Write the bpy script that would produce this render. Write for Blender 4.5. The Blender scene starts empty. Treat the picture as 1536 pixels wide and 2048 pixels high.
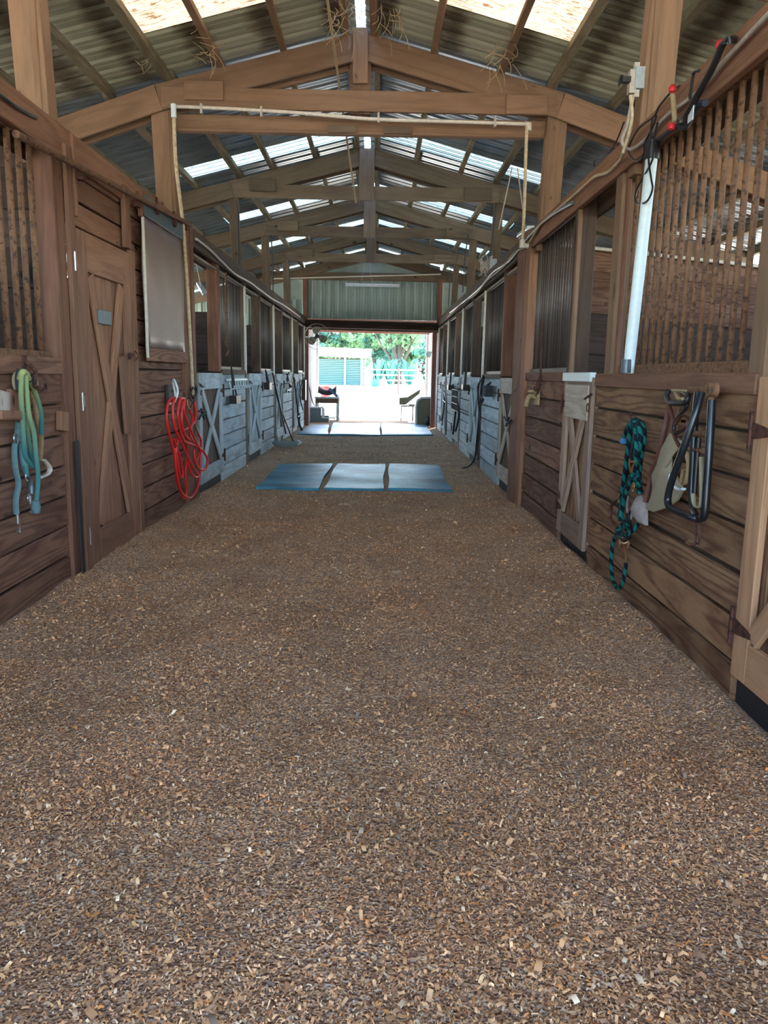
import bpy, bmesh, math, random
import numpy as np
from mathutils import Matrix, Vector
random.seed(7)
RNG = np.random.default_rng(11)
SC = bpy.context.scene
COL = SC.collection
PI = math.pi

# ------------------------------------------------------------------ camera, sky, sun, exposure
F, H = 1538.0, 1.41                      # focal length in pixels of a 1536 x 2048 frame, eye height
_v = Vector(((760 - 768) / F, -(750 - 1024) / F, -1)).normalized()
_p = math.radians(0.9)
_u = Vector((math.sin(_p), math.cos(_p), 0)); _z = (_u - _u.dot(_v) * _v).normalized()
_x = _v.cross(_z)
M = Matrix(((_x.x, _v.x, _z.x), (_x.y, _v.y, _z.y), (_x.z, _v.z, _z.z)))
cd = bpy.data.cameras.new('camera'); cam = bpy.data.objects.new('camera', cd); COL.objects.link(cam)
cam.matrix_world = Matrix.Translation((0, 0, H)) @ M.transposed().to_4x4()
cd.sensor_fit = 'VERTICAL'; cd.sensor_height = 36.0; cd.lens = F / 2048 * 36.0
cd.clip_start = 0.05; cd.clip_end = 600
SC.camera = cam

SC.view_settings.view_transform = 'Standard'; SC.view_settings.look = 'None'
SC.view_settings.gamma = 1.0; SC.view_settings.use_curve_mapping = False
SC.view_settings.exposure = 2.5
w = bpy.data.worlds.new('sky'); SC.world = w; w.use_nodes = True
_n = w.node_tree.nodes; _l = w.node_tree.links; _n.clear()
_sky = _n.new('ShaderNodeTexSky'); _sky.sky_type = 'NISHITA'; _sky.sun_disc = False
_sky.sun_elevation = math.radians(62); _sky.sun_rotation = math.radians(15); _sky.dust_density = 1.5
_bg = _n.new('ShaderNodeBackground'); _bg.inputs['Strength'].default_value = 0.5
_o = _n.new('ShaderNodeOutputWorld')
_l.new(_sky.outputs[0], _bg.inputs[0]); _l.new(_bg.outputs[0], _o.inputs[0])
sd = bpy.data.lights.new('sun', 'SUN'); sd.energy = 4.2; sd.angle = math.radians(0.6); sd.color = (1.0, .95, .87)
sun = bpy.data.objects.new('sun', sd); COL.objects.link(sun)
_d = Vector((0.16, 0.46, 0.90))          # towards the sun: beyond the far door, high
sun.rotation_euler = _d.to_track_quat('Z', 'Y').to_euler()

def ray(px, py): return M.transposed() @ Vector(((px - 768) / F, -(py - 1024) / F, -1))
def P(px, py, X=None, Y=None, Z=None):
    """the world point on the plane X=, Y= or Z= that a pixel of the photograph shows"""
    d = ray(px, py)
    t = X / d.x if X is not None else Y / d.y if Y is not None else (Z - H) / d.z
    return Vector((0, 0, H)) + d * t

# ------------------------------------------------------------------ linking, labels
WM = {}
def link(o, mw=None, parent=None):
    COL.objects.link(o); mw = mw or Matrix.Identity(4)
    WM[o.name] = mw
    if parent is not None:
        o.parent = parent; o.matrix_basis = WM[parent.name].inverted() @ mw
    else: o.matrix_basis = mw
    return o
def tag(o, label=None, cat=None, group=None, kind=None):
    if label: o['label'] = label
    if cat: o['category'] = cat
    if group: o['group'] = group
    if kind: o['kind'] = kind
    return o
def root(name, loc, label=None, cat=None, group=None, kind=None, rz=0):
    o = bpy.data.objects.new(name, None); o.empty_display_size = .1
    link(o, Matrix.Translation(loc) @ Matrix.Rotation(rz, 4, 'Z'))
    return tag(o, label, cat, group, kind)

# ------------------------------------------------------------------ materials
def lin(c): return tuple(((v / 255) / 12.92 if v / 255 < .04045 else ((v / 255 + .055) / 1.055) ** 2.4) for v in c) + (1,)
class NT:
    def __init__(s, name):
        s.m = bpy.data.materials.new(name); s.m.use_nodes = True; s.t = s.m.node_tree; s.t.nodes.clear()
        s.out = s.add('ShaderNodeOutputMaterial')
    def add(s, k, **kw):
        n = s.t.nodes.new(k)
        for a, b in kw.items(): setattr(n, a, b)
        return n
    def l(s, a, b): s.t.links.new(a, b)
    def math(s, op, a, b=None, c=None):
        n = s.add('ShaderNodeMath', operation=op)
        for i, v in enumerate((a, b, c)):
            if v is None: continue
            if isinstance(v, (int, float)): n.inputs[i].default_value = v
            else: s.l(v, n.inputs[i])
        return n.outputs[0]
    def mix(s, f, a, b, mode='MIX'):
        n = s.add('ShaderNodeMix', data_type='RGBA', blend_type=mode)
        for i, v in ((0, f), (6, a), (7, b)):
            if isinstance(v, (int, float, tuple)): n.inputs[i].default_value = v
            else: s.l(v, n.inputs[i])
        return n.outputs[2]
    def noise(s, vec, sc, det=3, rough=.5):
        n = s.add('ShaderNodeTexNoise'); n.inputs['Scale'].default_value = sc
        n.inputs['Detail'].default_value = det; n.inputs['Roughness'].default_value = rough
        s.l(vec, n.inputs['Vector']); return n.outputs['Fac']
    def ramp(s, f, lo, hi):
        n = s.add('ShaderNodeMapRange'); n.inputs[1].default_value = lo; n.inputs[2].default_value = hi
        n.clamp = True; s.l(f, n.inputs[0]); return n.outputs[0]
    def coord(s, scale=(1, 1, 1), rand=True):
        tc = s.add('ShaderNodeTexCoord'); mp = s.add('ShaderNodeMapping'); mp.inputs['Scale'].default_value = scale
        v = tc.outputs['Object']
        if rand:
            oi = s.add('ShaderNodeObjectInfo'); cb = s.add('ShaderNodeCombineXYZ')
            s.l(s.math('MULTIPLY', oi.outputs['Random'], 37.0), cb.inputs[0]); s.l(s.math('MULTIPLY', oi.outputs['Random'], 91.0), cb.inputs[1])
            s.l(s.math('MULTIPLY', oi.outputs['Random'], 53.0), cb.inputs[2])
            ad = s.add('ShaderNodeVectorMath', operation='ADD'); s.l(v, ad.inputs[0]); s.l(cb.outputs[0], ad.inputs[1]); v = ad.outputs[0]
        s.l(v, mp.inputs[0]); return mp.outputs[0]
    def rnd(s): return s.add('ShaderNodeObjectInfo').outputs['Random']
    def bsdf(s, col, rough=.7, metal=0, bump=None, bd=.004, bs=.6, spec=.4):
        b = s.add('ShaderNodeBsdfPrincipled')
        for k, v in (('Base Color', col), ('Roughness', rough), ('Metallic', metal)):
            if isinstance(v, (int, float, tuple)): b.inputs[k].default_value = v
            else: s.l(v, b.inputs[k])
        b.inputs['Specular IOR Level'].default_value = spec
        if bump is not None:
            bp = s.add('ShaderNodeBump'); bp.inputs['Distance'].default_value = bd; bp.inputs['Strength'].default_value = bs
            s.l(bump, bp.inputs['Height']); s.l(bp.outputs[0], b.inputs['Normal'])
        s.l(b.outputs[0], s.out.inputs[0]); return b

def wood(name, base, dark, light, blotch=None, bl_amt=.5, freq=26, contrast=.7, rough=.78, bl_scale=2.2):
    """plain-sawn boards, grain along the board's own x axis"""
    t = NT(name)
    v = t.coord((.55, 5.5, 5.5)); n1 = t.noise(v, 1.0, 1.5, .4)
    rings = t.math('SINE', t.math('MULTIPLY', n1, freq * 2.2))
    rings = t.ramp(rings, -.2, 1.0)
    fib = t.noise(t.coord((5, 150, 150)), 1.0, 3, .6)
    fine = t.ramp(fib, .3, .72)
    c = t.mix(t.math('MULTIPLY', rings, contrast), lin(base), lin(dark))
    c = t.mix(t.math('MULTIPLY', fine, .45), c, lin(light))
    bn = t.noise(t.coord((.9, 2.4, 2.4)), bl_scale, 4, .6)
    if blotch: c = t.mix(t.math('MULTIPLY', t.ramp(bn, .45, .7), bl_amt), c, lin(blotch))
    kn = t.noise(t.coord((6, 9, 9)), 1.0, 0, .3)
    c = t.mix(t.ramp(kn, .80, .86), c, lin(tuple(v * .55 for v in dark)))
    val = t.math('MULTIPLY_ADD', t.rnd(), .5, .72)
    hs = t.add('ShaderNodeHueSaturation'); t.l(val, hs.inputs['Value']); t.l(c, hs.inputs['Color'])
    hgt = t.math('ADD', t.math('MULTIPLY', rings, -.5), fib)
    t.bsdf(hs.outputs[0], rough, 0, hgt, .0035, .55, .3)
    return t.m
def plain(name, c, rough=.5, metal=0, spec=.5, var=0, bump=0, scale=30):
    t = NT(name); col = lin(c)
    v = t.coord((1, 1, 1)); n = t.noise(v, scale, 3, .6)
    if var: col = t.mix(t.math('MULTIPLY', t.ramp(n, .35, .7), var), col, lin(tuple(x * .45 for x in c)))
    t.bsdf(col, rough, metal, n if bump else None, bump or .001, .5, spec); return t.m

MW = {}
MW['near'] = wood('wood_red_brown', (122, 88, 68), (68, 40, 30), (156, 122, 96), (80, 44, 34), .7, 32, .85)
MW['near_right'] = wood('wood_ochre_brown', (140, 106, 76), (74, 44, 28), (172, 138, 102), (84, 48, 30), .8, 34, .9)
MW['tack'] = wood('wood_tack_door', (128, 92, 70), (92, 60, 44), (160, 124, 98), (110, 72, 54), .4, 20, .55)
MW['truss'] = wood('wood_truss_tan', (128, 100, 76), (100, 76, 56), (146, 120, 94), (100, 78, 58), .35, 15, .45)
MW['truss_far'] = wood('wood_truss_grey', (100, 86, 68), (74, 60, 46), (120, 106, 86), (70, 56, 42), .45, 15, .5)
MW['purlin'] = wood('wood_purlin_weathered', (128, 116, 90), (78, 64, 46), (156, 148, 122), (66, 56, 40), .5, 18, .6)
MW['bleach'] = wood('wood_pinkish_bleached', (146, 122, 104), (104, 80, 66), (178, 156, 138), (120, 92, 76), .45, 20, .5)
MW['ochre'] = wood('wood_ochre_door', (156, 118, 86), (120, 84, 58), (184, 148, 112), (120, 82, 56), .35, 18, .5)
MW['post'] = wood('wood_post', (122, 84, 64), (84, 54, 40), (150, 112, 88), (78, 44, 36), .4, 18, .6)
MW['white'] = wood('wood_whitewash_sky_tint', (170, 184, 186), (122, 132, 132), (206, 216, 216), (116, 114, 106), .6, 20, .45)  # whitewash with the blue tint of the daylight mixed into its colour
MW['white_door'] = wood('wood_bleached_door', (168, 158, 142), (126, 108, 90), (198, 192, 178), (120, 96, 76), .5, 20, .5)
MW['dark'] = wood('wood_dark_stall', (72, 56, 44), (44, 32, 24), (92, 74, 60), (36, 26, 20), .5, 20, .6)
MW['far_brown'] = wood('wood_far_brown', (96, 78, 64), (64, 50, 42), (124, 106, 90), (60, 48, 42), .5, 20, .5)

def plain_(name, c, rough, metal):
    t = NT(name); t.bsdf(t.mix(t.rnd(), lin(c), lin(tuple(x * .6 for x in c))), rough, metal); return t.m
def rust(name, base, spot, dark):
    t = NT(name); v = t.coord((1, 1, 1))
    n1 = t.noise(v, 34, 4, .65); n2 = t.noise(t.coord((22, 22, 6)), 2, 3, .6)
    c = t.mix(t.ramp(n2, .35, .65), lin(base), lin(spot)); c = t.mix(t.ramp(n1, .52, .62), c, lin(dark))
    t.bsdf(c, .75, .1, n1, .002, .6, .3); return t.m
MW['rust'] = rust('rust_bar', (128, 94, 68), (104, 74, 52), (72, 54, 42))
MW['rust_dark'] = plain_('rust_bar_dark', (98, 86, 76), .5, .3)
MW['iron'] = rust('iron_rusty', (92, 58, 44), (70, 44, 36), (40, 30, 26))

def sheet(name, a, b, stain, amt, rough, metal, purl=False):
    t = NT(name); v = t.coord((1, 1, 1), False)
    n = t.noise(t.coord((1.2, 5, 1), False), 1.1, 5, .65)
    c = t.mix(t.ramp(t.noise(v, .8, 2, .5), .35, .65), lin(a), lin(b))
    if purl:   # old drip stains beside each purlin, uneven along its length
        sp = t.add('ShaderNodeSeparateXYZ'); tc = t.add('ShaderNodeTexCoord'); t.l(tc.outputs['Object'], sp.inputs[0])
        k = t.math('ABSOLUTE', t.math('SUBTRACT', t.math('FRACT', t.math('MULTIPLY', t.math('ADD', sp.outputs[0], -.02), 1 / .635)), .3))
        n = t.math('ADD', t.math('MULTIPLY', t.ramp(k, .42, .02), .26), t.math('ADD', t.math('MULTIPLY', n, .55), t.math('MULTIPLY', t.noise(t.coord((1, 2.2, 1), False), 1.3, 2), .22)))
    c = t.mix(t.math('MULTIPLY', t.ramp(n, .5, .66 if not purl else .62), amt), c, lin(stain))
    t.bsdf(c, rough, metal, t.noise(v, 14, 2, .5), .002, .25, .5); return t.m
MW['sheet_cream'] = sheet('roof_sheet_cream_underside', (170, 170, 146), (146, 148, 124), (84, 68, 48), .75, .6, .1, True)
MW['sheet_bare'] = sheet('roof_sheet_bare_metal', (186, 200, 206), (142, 158, 166), (66, 66, 62), .5, .3, .6)
MW['sheet_green'] = sheet('wall_sheet_pale_green', (150, 168, 158), (134, 152, 144), (104, 112, 98), .5, .55, .1)
MW['sheet_white'] = sheet('wall_sheet_white', (206, 210, 214), (190, 196, 202), (150, 132, 128), .5, .55, .1)

def skyl(name, a, dirt_and_shade, amt, mid, rib_shade=False):
    t = NT(name); v = t.coord((1, 1, 1), False)
    n = t.noise(t.coord((4, 26, 4), False), 2.2, 5, .75); n2 = t.noise(v, 2.0, 3, .6)
    f = t.math('MULTIPLY', t.ramp(t.math('ADD', n, t.math('MULTIPLY', n2, mid)), .50 + mid * .5, .62 + mid * .5), amt)
    if rib_shade:
        sp = t.add('ShaderNodeSeparateXYZ'); t.l(v, sp.inputs[0]); st = t.ramp(t.math('SINE', t.math('MULTIPLY_ADD', sp.outputs[1], 2 * PI / .085, t.math('MULTIPLY', n2, 2))), .1, .55); f = t.math('MAXIMUM', f, st)  # dark stripes paint the shading of the corrugation into the colour
    c = t.mix(f, lin(a), lin(dirt_and_shade))
    tr = t.add('ShaderNodeBsdfTranslucent'); df = t.add('ShaderNodeBsdfDiffuse'); mx = t.add('ShaderNodeMixShader')
    t.l(c, tr.inputs[0]); t.l(c, df.inputs[0]); mx.inputs[0].default_value = .25
    t.l(tr.outputs[0], mx.inputs[1]); t.l(df.outputs[0], mx.inputs[2]); t.l(mx.outputs[0], t.out.inputs[0]); return t.m
MW['sky_warm'] = skyl('skylight_amber_fibreglass', (112, 98, 76), (58, 38, 20), .95, .3)
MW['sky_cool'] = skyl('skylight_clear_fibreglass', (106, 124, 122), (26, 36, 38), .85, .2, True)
MW['sky_ridge'] = skyl('ridge_cap_translucent', (196, 214, 236), (150, 160, 170), .3, .2)

for nm, c, ro, me, va, bu in [
    ('pvc', (206, 200, 184), .5, 0, .3, 0), ('pvc_white', (206, 222, 222), .45, 0, .1, 0), ('pvc_stained', (196, 178, 142), .55, 0, .55, 0),
    ('black', (26, 27, 29), .45, 0, 0, 0), ('black_tube', (20, 26, 30), .32, 0, .2, 0), ('steel', (176, 180, 182), .3, .9, .2, 0),
    ('brass', (190, 150, 110), .3, .9, .2, 0), ('grey_box', (150, 160, 160), .5, .2, .2, 0), ('conduit', (176, 168, 156), .5, .1, .3, 0),
    ('red', (205, 32, 30), .38, 0, .08, 0), ('red_knob', (200, 36, 40), .5, 0, 0, 0), ('teal', (84, 112, 114), .8, 0, .3, .001),
    ('halter', (92, 128, 132), .85, 0, .3, .001), ('canvas', (148, 136, 110), .9, 0, .18, .002), ('fleece', (150, 140, 134), .95, 0, .3, .004),
    ('leather', (88, 50, 36), .6, 0, .4, .001), ('plastic_grey', (126, 140, 142), .35, 0, .2, 0), ('slate', (84, 98, 104), .4, .3, .3, 0),
    ('tarp', (128, 108, 98), .42, 0, .2, 0), ('teal_bucket', (40, 150, 150), .4, 0, 0, 0), ('sand', (214, 200, 176), .95, 0, .06, 0),
    ('shed_slat', (84, 128, 130), .8, 0, .25, 0), ('shed_roof', (226, 226, 220), .6, 0, .1, 0), ('stable_dirt', (70, 56, 46), .95, 0, .5, .01), ('bark', (92, 84, 74), .9, 0, .4, .02),
    ('cream_paint', (206, 204, 196), .6, 0, .3, 0), ('blue_cloth', (60, 110, 150), .8, 0, .2, 0), ('dark_cloth', (44, 48, 58), .85, 0, .2, 0),
    ('olive', (112, 112, 92), .8, 0, .2, 0), ('red_pail', (190, 60, 56), .5, 0, 0, 0), ('tube_lamp', (206, 216, 220), .3, 0, 0, 0),
    ('rope_hemp', (160, 140, 104), .9, 0, .3, .001), ('web', (150, 124, 88), .95, 0, .3, .001), ('lightgreen', (150, 160, 104), .8, 0, .2, .001),
    ('red_brown_paint', (150, 96, 80), .7, 0, .3, 0), ('black_rubber', (30, 34, 38), .55, 0, .2, 0)]:
    MW[nm] = plain(nm + '_mat', c, ro, me, .5, va, bu)

def rope_mat(name, a, b, sc):
    t = NT(name); tc = t.add('ShaderNodeTexCoord'); sp = t.add('ShaderNodeSeparateXYZ'); t.l(tc.outputs['UV'], sp.inputs[0])
    ph = t.math('SINE', t.math('MULTIPLY', t.math('ADD', t.math('MULTIPLY', sp.outputs[0], 2.0), t.math('MULTIPLY', sp.outputs[1], sc)), PI))
    n = t.noise(t.coord(), 60, 2); f = t.ramp(t.math('ADD', ph, t.math('MULTIPLY', n, .6)), .1, .5)
    t.bsdf(t.mix(f, lin(a), lin(b)), .85, 0, t.math('ABSOLUTE', t.math('SINE', t.math('MULTIPLY', t.math('ADD', t.math('MULTIPLY', sp.outputs[0], 4.0), t.math('MULTIPLY', sp.outputs[1], sc * 2)), PI))), .003, .9, .2)
    return t.m
MW['rope_teal'] = rope_mat('rope_teal_black', (20, 98, 92), (12, 26, 34), 24)
def grad_rope():
    t = NT('rope_green_to_teal'); tc = t.add('ShaderNodeTexCoord'); sp = t.add('ShaderNodeSeparateXYZ'); t.l(tc.outputs['UV'], sp.inputs[0])
    f = t.ramp(sp.outputs[1], .15, .75); n = t.noise(t.coord(), 30, 2)
    c = t.mix(f, lin((136, 150, 100)), lin((58, 108, 110)))
    c = t.mix(t.math('MULTIPLY', n, .4), c, lin((60, 110, 90))); t.bsdf(c, .8, 0, n, .001, .5, .2); return t.m
MW['rope_green'] = grad_rope()

def ground_mat():
    t = NT('shavings_bed'); v = t.coord((1, 1, 1), False)
    vo = t.add('ShaderNodeTexVoronoi'); vo.inputs['Scale'].default_value = 110; vo.inputs['Randomness'].default_value = 1
    t.l(v, vo.inputs['Vector']); rc = t.add('ShaderNodeSeparateXYZ'); t.l(vo.outputs['Color'], rc.inputs[0])
    cr = t.add('ShaderNodeValToRGB'); t.l(rc.outputs[0], cr.inputs[0]); e = cr.color_ramp.elements
    cr.color_ramp.interpolation = 'CONSTANT'
    cols = [(0, (138, 112, 92)), (.2, (166, 138, 112)), (.38, (200, 168, 132)), (.52, (148, 126, 110)), (.66, (222, 190, 152)), (.8, (184, 148, 112)), (.9, (200, 182, 164))]
    e[0].position = 0; e[0].color = lin(cols[0][1]); e[1].position = cols[1][0]; e[1].color = lin(cols[1][1])
    for p_, c_ in cols[2:]: q = e.new(p_); q.color = lin(c_)
    big = t.noise(v, 1.6, 4, .6)
    c = t.mix(t.math('MULTIPLY', t.ramp(big, .45, .68), .6), cr.outputs[0], lin((144, 116, 96)))
    c = t.mix(t.math('MULTIPLY', t.ramp(t.noise(v, 3.1, 3), .56, .7), .4), c, lin((168, 132, 96)))
    t.bsdf(c, .95, 0, t.math('ADD', t.noise(v, 60, 3), vo.outputs['Distance']), .012, .8, .15); return t.m
MW['ground'] = ground_mat()
def chip_mat():
    t = NT('wood_chip'); a = t.add('ShaderNodeAttribute'); a.attribute_name = 'Col'
    t.bsdf(a.outputs['Color'], .85, 0, None, .001, .5, .2); return t.m
MW['chip'] = chip_mat()
def mat_mat():
    t = NT('rubber_mat_sky_sheen'); v = t.coord((1, 1, 1))
    n = t.noise(v, 1.3, 4, .65); n2 = t.noise(v, 70, 2)
    c = t.mix(t.ramp(n, .4, .7), lin((34, 128, 158)), lin((50, 84, 92)))  # blue base colour stands in for sky reflected on black rubber
    r = t.math('MULTIPLY_ADD', n, .4, .2)
    t.bsdf(c, r, 0, t.math('ADD', n2, t.math('MULTIPLY', n, .6)), .003, .35, .3); return t.m
MW['mat'] = mat_mat()
def leaf_mat(name, a, b):
    t = NT(name); v = t.coord(); n = t.noise(v, 1.4, 3)
    c = t.mix(t.ramp(n, .35, .65), lin(a), lin(b))
    d = t.add('ShaderNodeBsdfDiffuse'); r = t.add('ShaderNodeBsdfTranslucent'); m = t.add('ShaderNodeMixShader'); m.inputs[0].default_value = .35
    t.l(c, d.inputs[0]); t.l(c, r.inputs[0]); t.l(d.outputs[0], m.inputs[1]); t.l(r.outputs[0], m.inputs[2]); t.l(m.outputs[0], t.out.inputs[0]); return t.m
MW['leaf'] = leaf_mat('leaf_green', (104, 142, 112), (146, 178, 128))
MW['leaf2'] = leaf_mat('leaf_teal', (84, 142, 134), (128, 180, 156))

# ------------------------------------------------------------------ mesh helpers
CACHE = {}
def mesh_from(name, verts, faces, mat, smooth=False, uv=None):
    me = bpy.data.meshes.new(name); me.from_pydata([tuple(v) for v in verts], [], faces)
    for m_ in (mat if isinstance(mat, (list, tuple)) else [mat]): me.materials.append(m_)
    if smooth: me.polygons.foreach_set('use_smooth', [True] * len(me.polygons))
    if uv is not None:
        ul = me.uv_layers.new(name='UV')
        for lp in me.loops: ul.data[lp.index].uv = uv[lp.vertex_index]
    me.update(); return me
def boxmesh(L, W, T, mat, b=None):
    key = ('box', round(L, 3), round(W, 3), round(T, 3), mat.name)
    if key in CACHE: return CACHE[key]
    b = min(.005, W * .2, T * .2) if b is None else b
    bm = bmesh.new(); bmesh.ops.create_cube(bm, size=1)
    for v_ in bm.verts: v_.co = Vector((v_.co.x * L, v_.co.y * W, v_.co.z * T))
    bmesh.ops.bevel(bm, geom=bm.edges[:], offset=b, segments=1, affect='EDGES')
    me = bpy.data.meshes.new('board'); bm.to_mesh(me); bm.free(); me.materials.append(mat); CACHE[key] = me; return me
def frame(p0, p1, n):
    p0, p1, n = Vector(p0), Vector(p1), Vector(n); x = (p1 - p0).normalized()
    z = (n - n.dot(x) * x).normalized(); y = z.cross(x); c = (p0 + p1) / 2
    return Matrix(((x.x, y.x, z.x, c.x), (x.y, y.y, z.y, c.y), (x.z, y.z, z.z, c.z), (0, 0, 0, 1)))
def board(name, p0, p1, n, W, T, mat, parent=None, **k):
    """a board from p0 to p1; W across, T thick along n"""
    o = bpy.data.objects.new(name, boxmesh((Vector(p1) - Vector(p0)).length, W, T, mat, **k))
    return link(o, frame(p0, p1, n), parent)
def addmesh(name, me, parent=None, mw=None): return link(bpy.data.objects.new(name, me), mw, parent)

def smooth_path(pts, n=6, closed=False):
    pts = [Vector(p) for p in pts]; out = []; N = len(pts)
    rng = range(N) if closed else range(N - 1)
    for i in rng:
        g = (lambda j: pts[j % N]) if closed else (lambda j: pts[max(0, min(N - 1, j))])
        a, b, c, d = g(i - 1), g(i), g(i + 1), g(i + 2)
        for k in range(n):
            t = k / n
            out.append(.5 * ((2 * b) + (c - a) * t + (2 * a - 5 * b + 4 * c - d) * t * t + (3 * b - a - 3 * c + d) * t ** 3))
    if not closed: out.append(pts[-1])
    return out
class MB:
    def __init__(s): s.v = []; s.f = []; s.uv = []
    def tube(s, pts, r, seg=8, n=6, closed=False, smooth=True, flat=1.0):
        p = smooth_path(pts, n, closed) if smooth and len(pts) > 2 else [Vector(q) for q in pts]
        N = len(p); base = len(s.v); up = Vector((0, 0, 1)); L = 0; tot = sum((p[i + 1] - p[i]).length for i in range(N - 1)) or 1
        prev = None
        for i in range(N):
            if closed: t = (p[(i + 1) % N] - p[i - 1]).normalized()
            else: t = (p[min(N - 1, i + 1)] - p[max(0, i - 1)]).normalized()
            if prev is None:
                a = t.cross(up)
                if a.length < .1: a = t.cross(Vector((1, 0, 0)))
                a.normalize()
            else:
                a = prev - prev.dot(t) * t
                a = a.normalized() if a.length > 1e-4 else t.orthogonal().normalized()
            prev = a; b = t.cross(a)
            if i: L += (p[i] - p[i - 1]).length
            rr = r[min(len(r) - 1, int(i / max(1, N - 1) * (len(r) - 1) + .5))] if isinstance(r, (list, tuple)) else r
            for k in range(seg):
                th = 2 * PI * k / seg
                s.v.append(p[i] + a * math.cos(th) * rr + b * math.sin(th) * rr * flat); s.uv.append((k / seg, s.uvs(L, tot)))
        for i in range(N if closed else N - 1):
            for k in range(seg):
                q = base + ((i + 1) % N) * seg
                s.f.append((base + i * seg + k, base + i * seg + (k + 1) % seg, q + (k + 1) % seg, q + k))
        if not closed:
            s.f.append(tuple(base + k for k in range(seg))[::-1]); s.f.append(tuple(base + (N - 1) * seg + k for k in range(seg)))
        return s
    norm = False
    def uvs(s, L, tot): return L / tot if s.norm else L
    def box(s, c, d, mw=None):
        b = len(s.v); c = Vector(c)
        for x in (-.5, .5):
            for y in (-.5, .5):
                for z in (-.5, .5):
                    q = Vector((x * d[0], y * d[1], z * d[2])); q = mw.to_3x3() @ q if mw else q
                    s.v.append(c + q); s.uv.append((0, 0))
        for f in ((0, 1, 3, 2), (4, 6, 7, 5), (0, 4, 5, 1), (2, 3, 7, 6), (0, 2, 6, 4), (1, 5, 7, 3)): s.f.append(tuple(b + i for i in f))
        return s
    def lathe(s, prof, seg=20, c=(0, 0, 0), axis='Z', sy=1):
        b = len(s.v); c = Vector(c)
        for r, z in prof:
            for k in range(seg):
                th = 2 * PI * k / seg; q = (r * math.cos(th), r * math.sin(th) * sy, z)
                q = q if axis == 'Z' else (z, q[0], q[1]) if axis == 'X' else (q[0], z, q[1])
                s.v.append(c + Vector(q)); s.uv.append((0, 0))
        for i in range(len(prof) - 1):
            for k in range(seg): s.f.append((b + i * seg + k, b + i * seg + (k + 1) % seg, b + (i + 1) * seg + (k + 1) % seg, b + (i + 1) * seg + k))
        return s
    def slab(s, poly, off):
        """extruded flat outline: polygon points plus an offset vector"""
        b = len(s.v); n = len(poly); off = Vector(off)
        for q in poly: s.v.append(Vector(q)); s.uv.append((0, 0))
        for q in poly: s.v.append(Vector(q) + off); s.uv.append((0, 0))
        s.f.append(tuple(range(b, b + n))[::-1]); s.f.append(tuple(range(b + n, b + 2 * n)))
        for i in range(n): s.f.append((b + i, b + (i + 1) % n, b + n + (i + 1) % n, b + n + i))
        return s
    def build(s, name, mat, parent=None, smooth=True, loc=None):
        o0 = Vector(loc) if loc is not None else Vector((0, 0, 0))
        if parent is not None and loc is None: o0 = WM[parent.name].translation
        me = mesh_from(name, [v - o0 for v in s.v], s.f, mat, smooth, s.uv)
        bm = bmesh.new(); bm.from_mesh(me); bmesh.ops.recalc_face_normals(bm, faces=bm.faces); bm.to_mesh(me); bm.free()
        if smooth:
            try: me.set_sharp_from_angle(angle=math.radians(50))
            except Exception: pass
        return addmesh(name, me, parent, Matrix.Translation(o0))

# ------------------------------------------------------------------ layout
XL, XR = -2.04, 1.56          # aisle faces of the two stall fronts
XO = 5.45                     # outer walls
RX, RZ, RS = -.235, 4.64, .255  # ridge x, height of the truss top at the ridge, roof slope
TY = [-1.6, 1.7, 5.05, 8.05, 11.8, 14.9, 18.1]
YE = 21.2                     # far end wall
ZB, ZT = 2.93, 1.45           # top of the beam over the stalls, top of the half walls
def rz(x, off=0): return RZ - RS * abs(x - RX) + off

# ---- ground
def hgt(x, y):
    """height of the shavings; x, y may be arrays"""
    h = .010 * np.sin(x * 2.3 + .7 * y) + .012 * np.sin(y * 1.9 - x * 1.1 + 1) + .006 * np.sin(6.1 * x + 3 * y) + .005 * np.sin(7.7 * y - 4 * x)
    berm = .055 * np.exp(-((x - XL) / .22) ** 2) + .045 * np.exp(-((x - XR) / .2) ** 2)
    m = np.clip((y - 8.9) / .6, 0, 1)
    return h * (1 - .8 * m) + berm * np.clip((9.5 - y) / 3, .25, 1) + .0 * y
xs = np.concatenate([np.linspace(-XO - .3, XL - .1, 8), np.linspace(XL, XR, 46), np.linspace(XR + .1, XO + .3, 8)])
ys = np.concatenate([np.linspace(-4, 1.0, 12), np.linspace(1.1, 10, 120), np.linspace(10.3, 26, 60)])
gx, gy = np.meshgrid(xs, ys, indexing='ij'); gz = hgt(gx, gy)
inside = (gx > XL - .01) & (gx < XR + .01); gz = np.where(inside, gz, -.02)
vs = np.stack([gx, gy, gz], -1).reshape(-1, 3); ny = len(ys)
fs = [(i * ny + j, (i + 1) * ny + j, (i + 1) * ny + j + 1, i * ny + j + 1) for i in range(len(xs) - 1) for j in range(ny - 1)]
me = mesh_from('floor', vs, fs, MW['ground'], True)
fl = tag(addmesh('floor', me), 'barn aisle floor bedded with brown wood shavings', None, None, 'structure')

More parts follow.
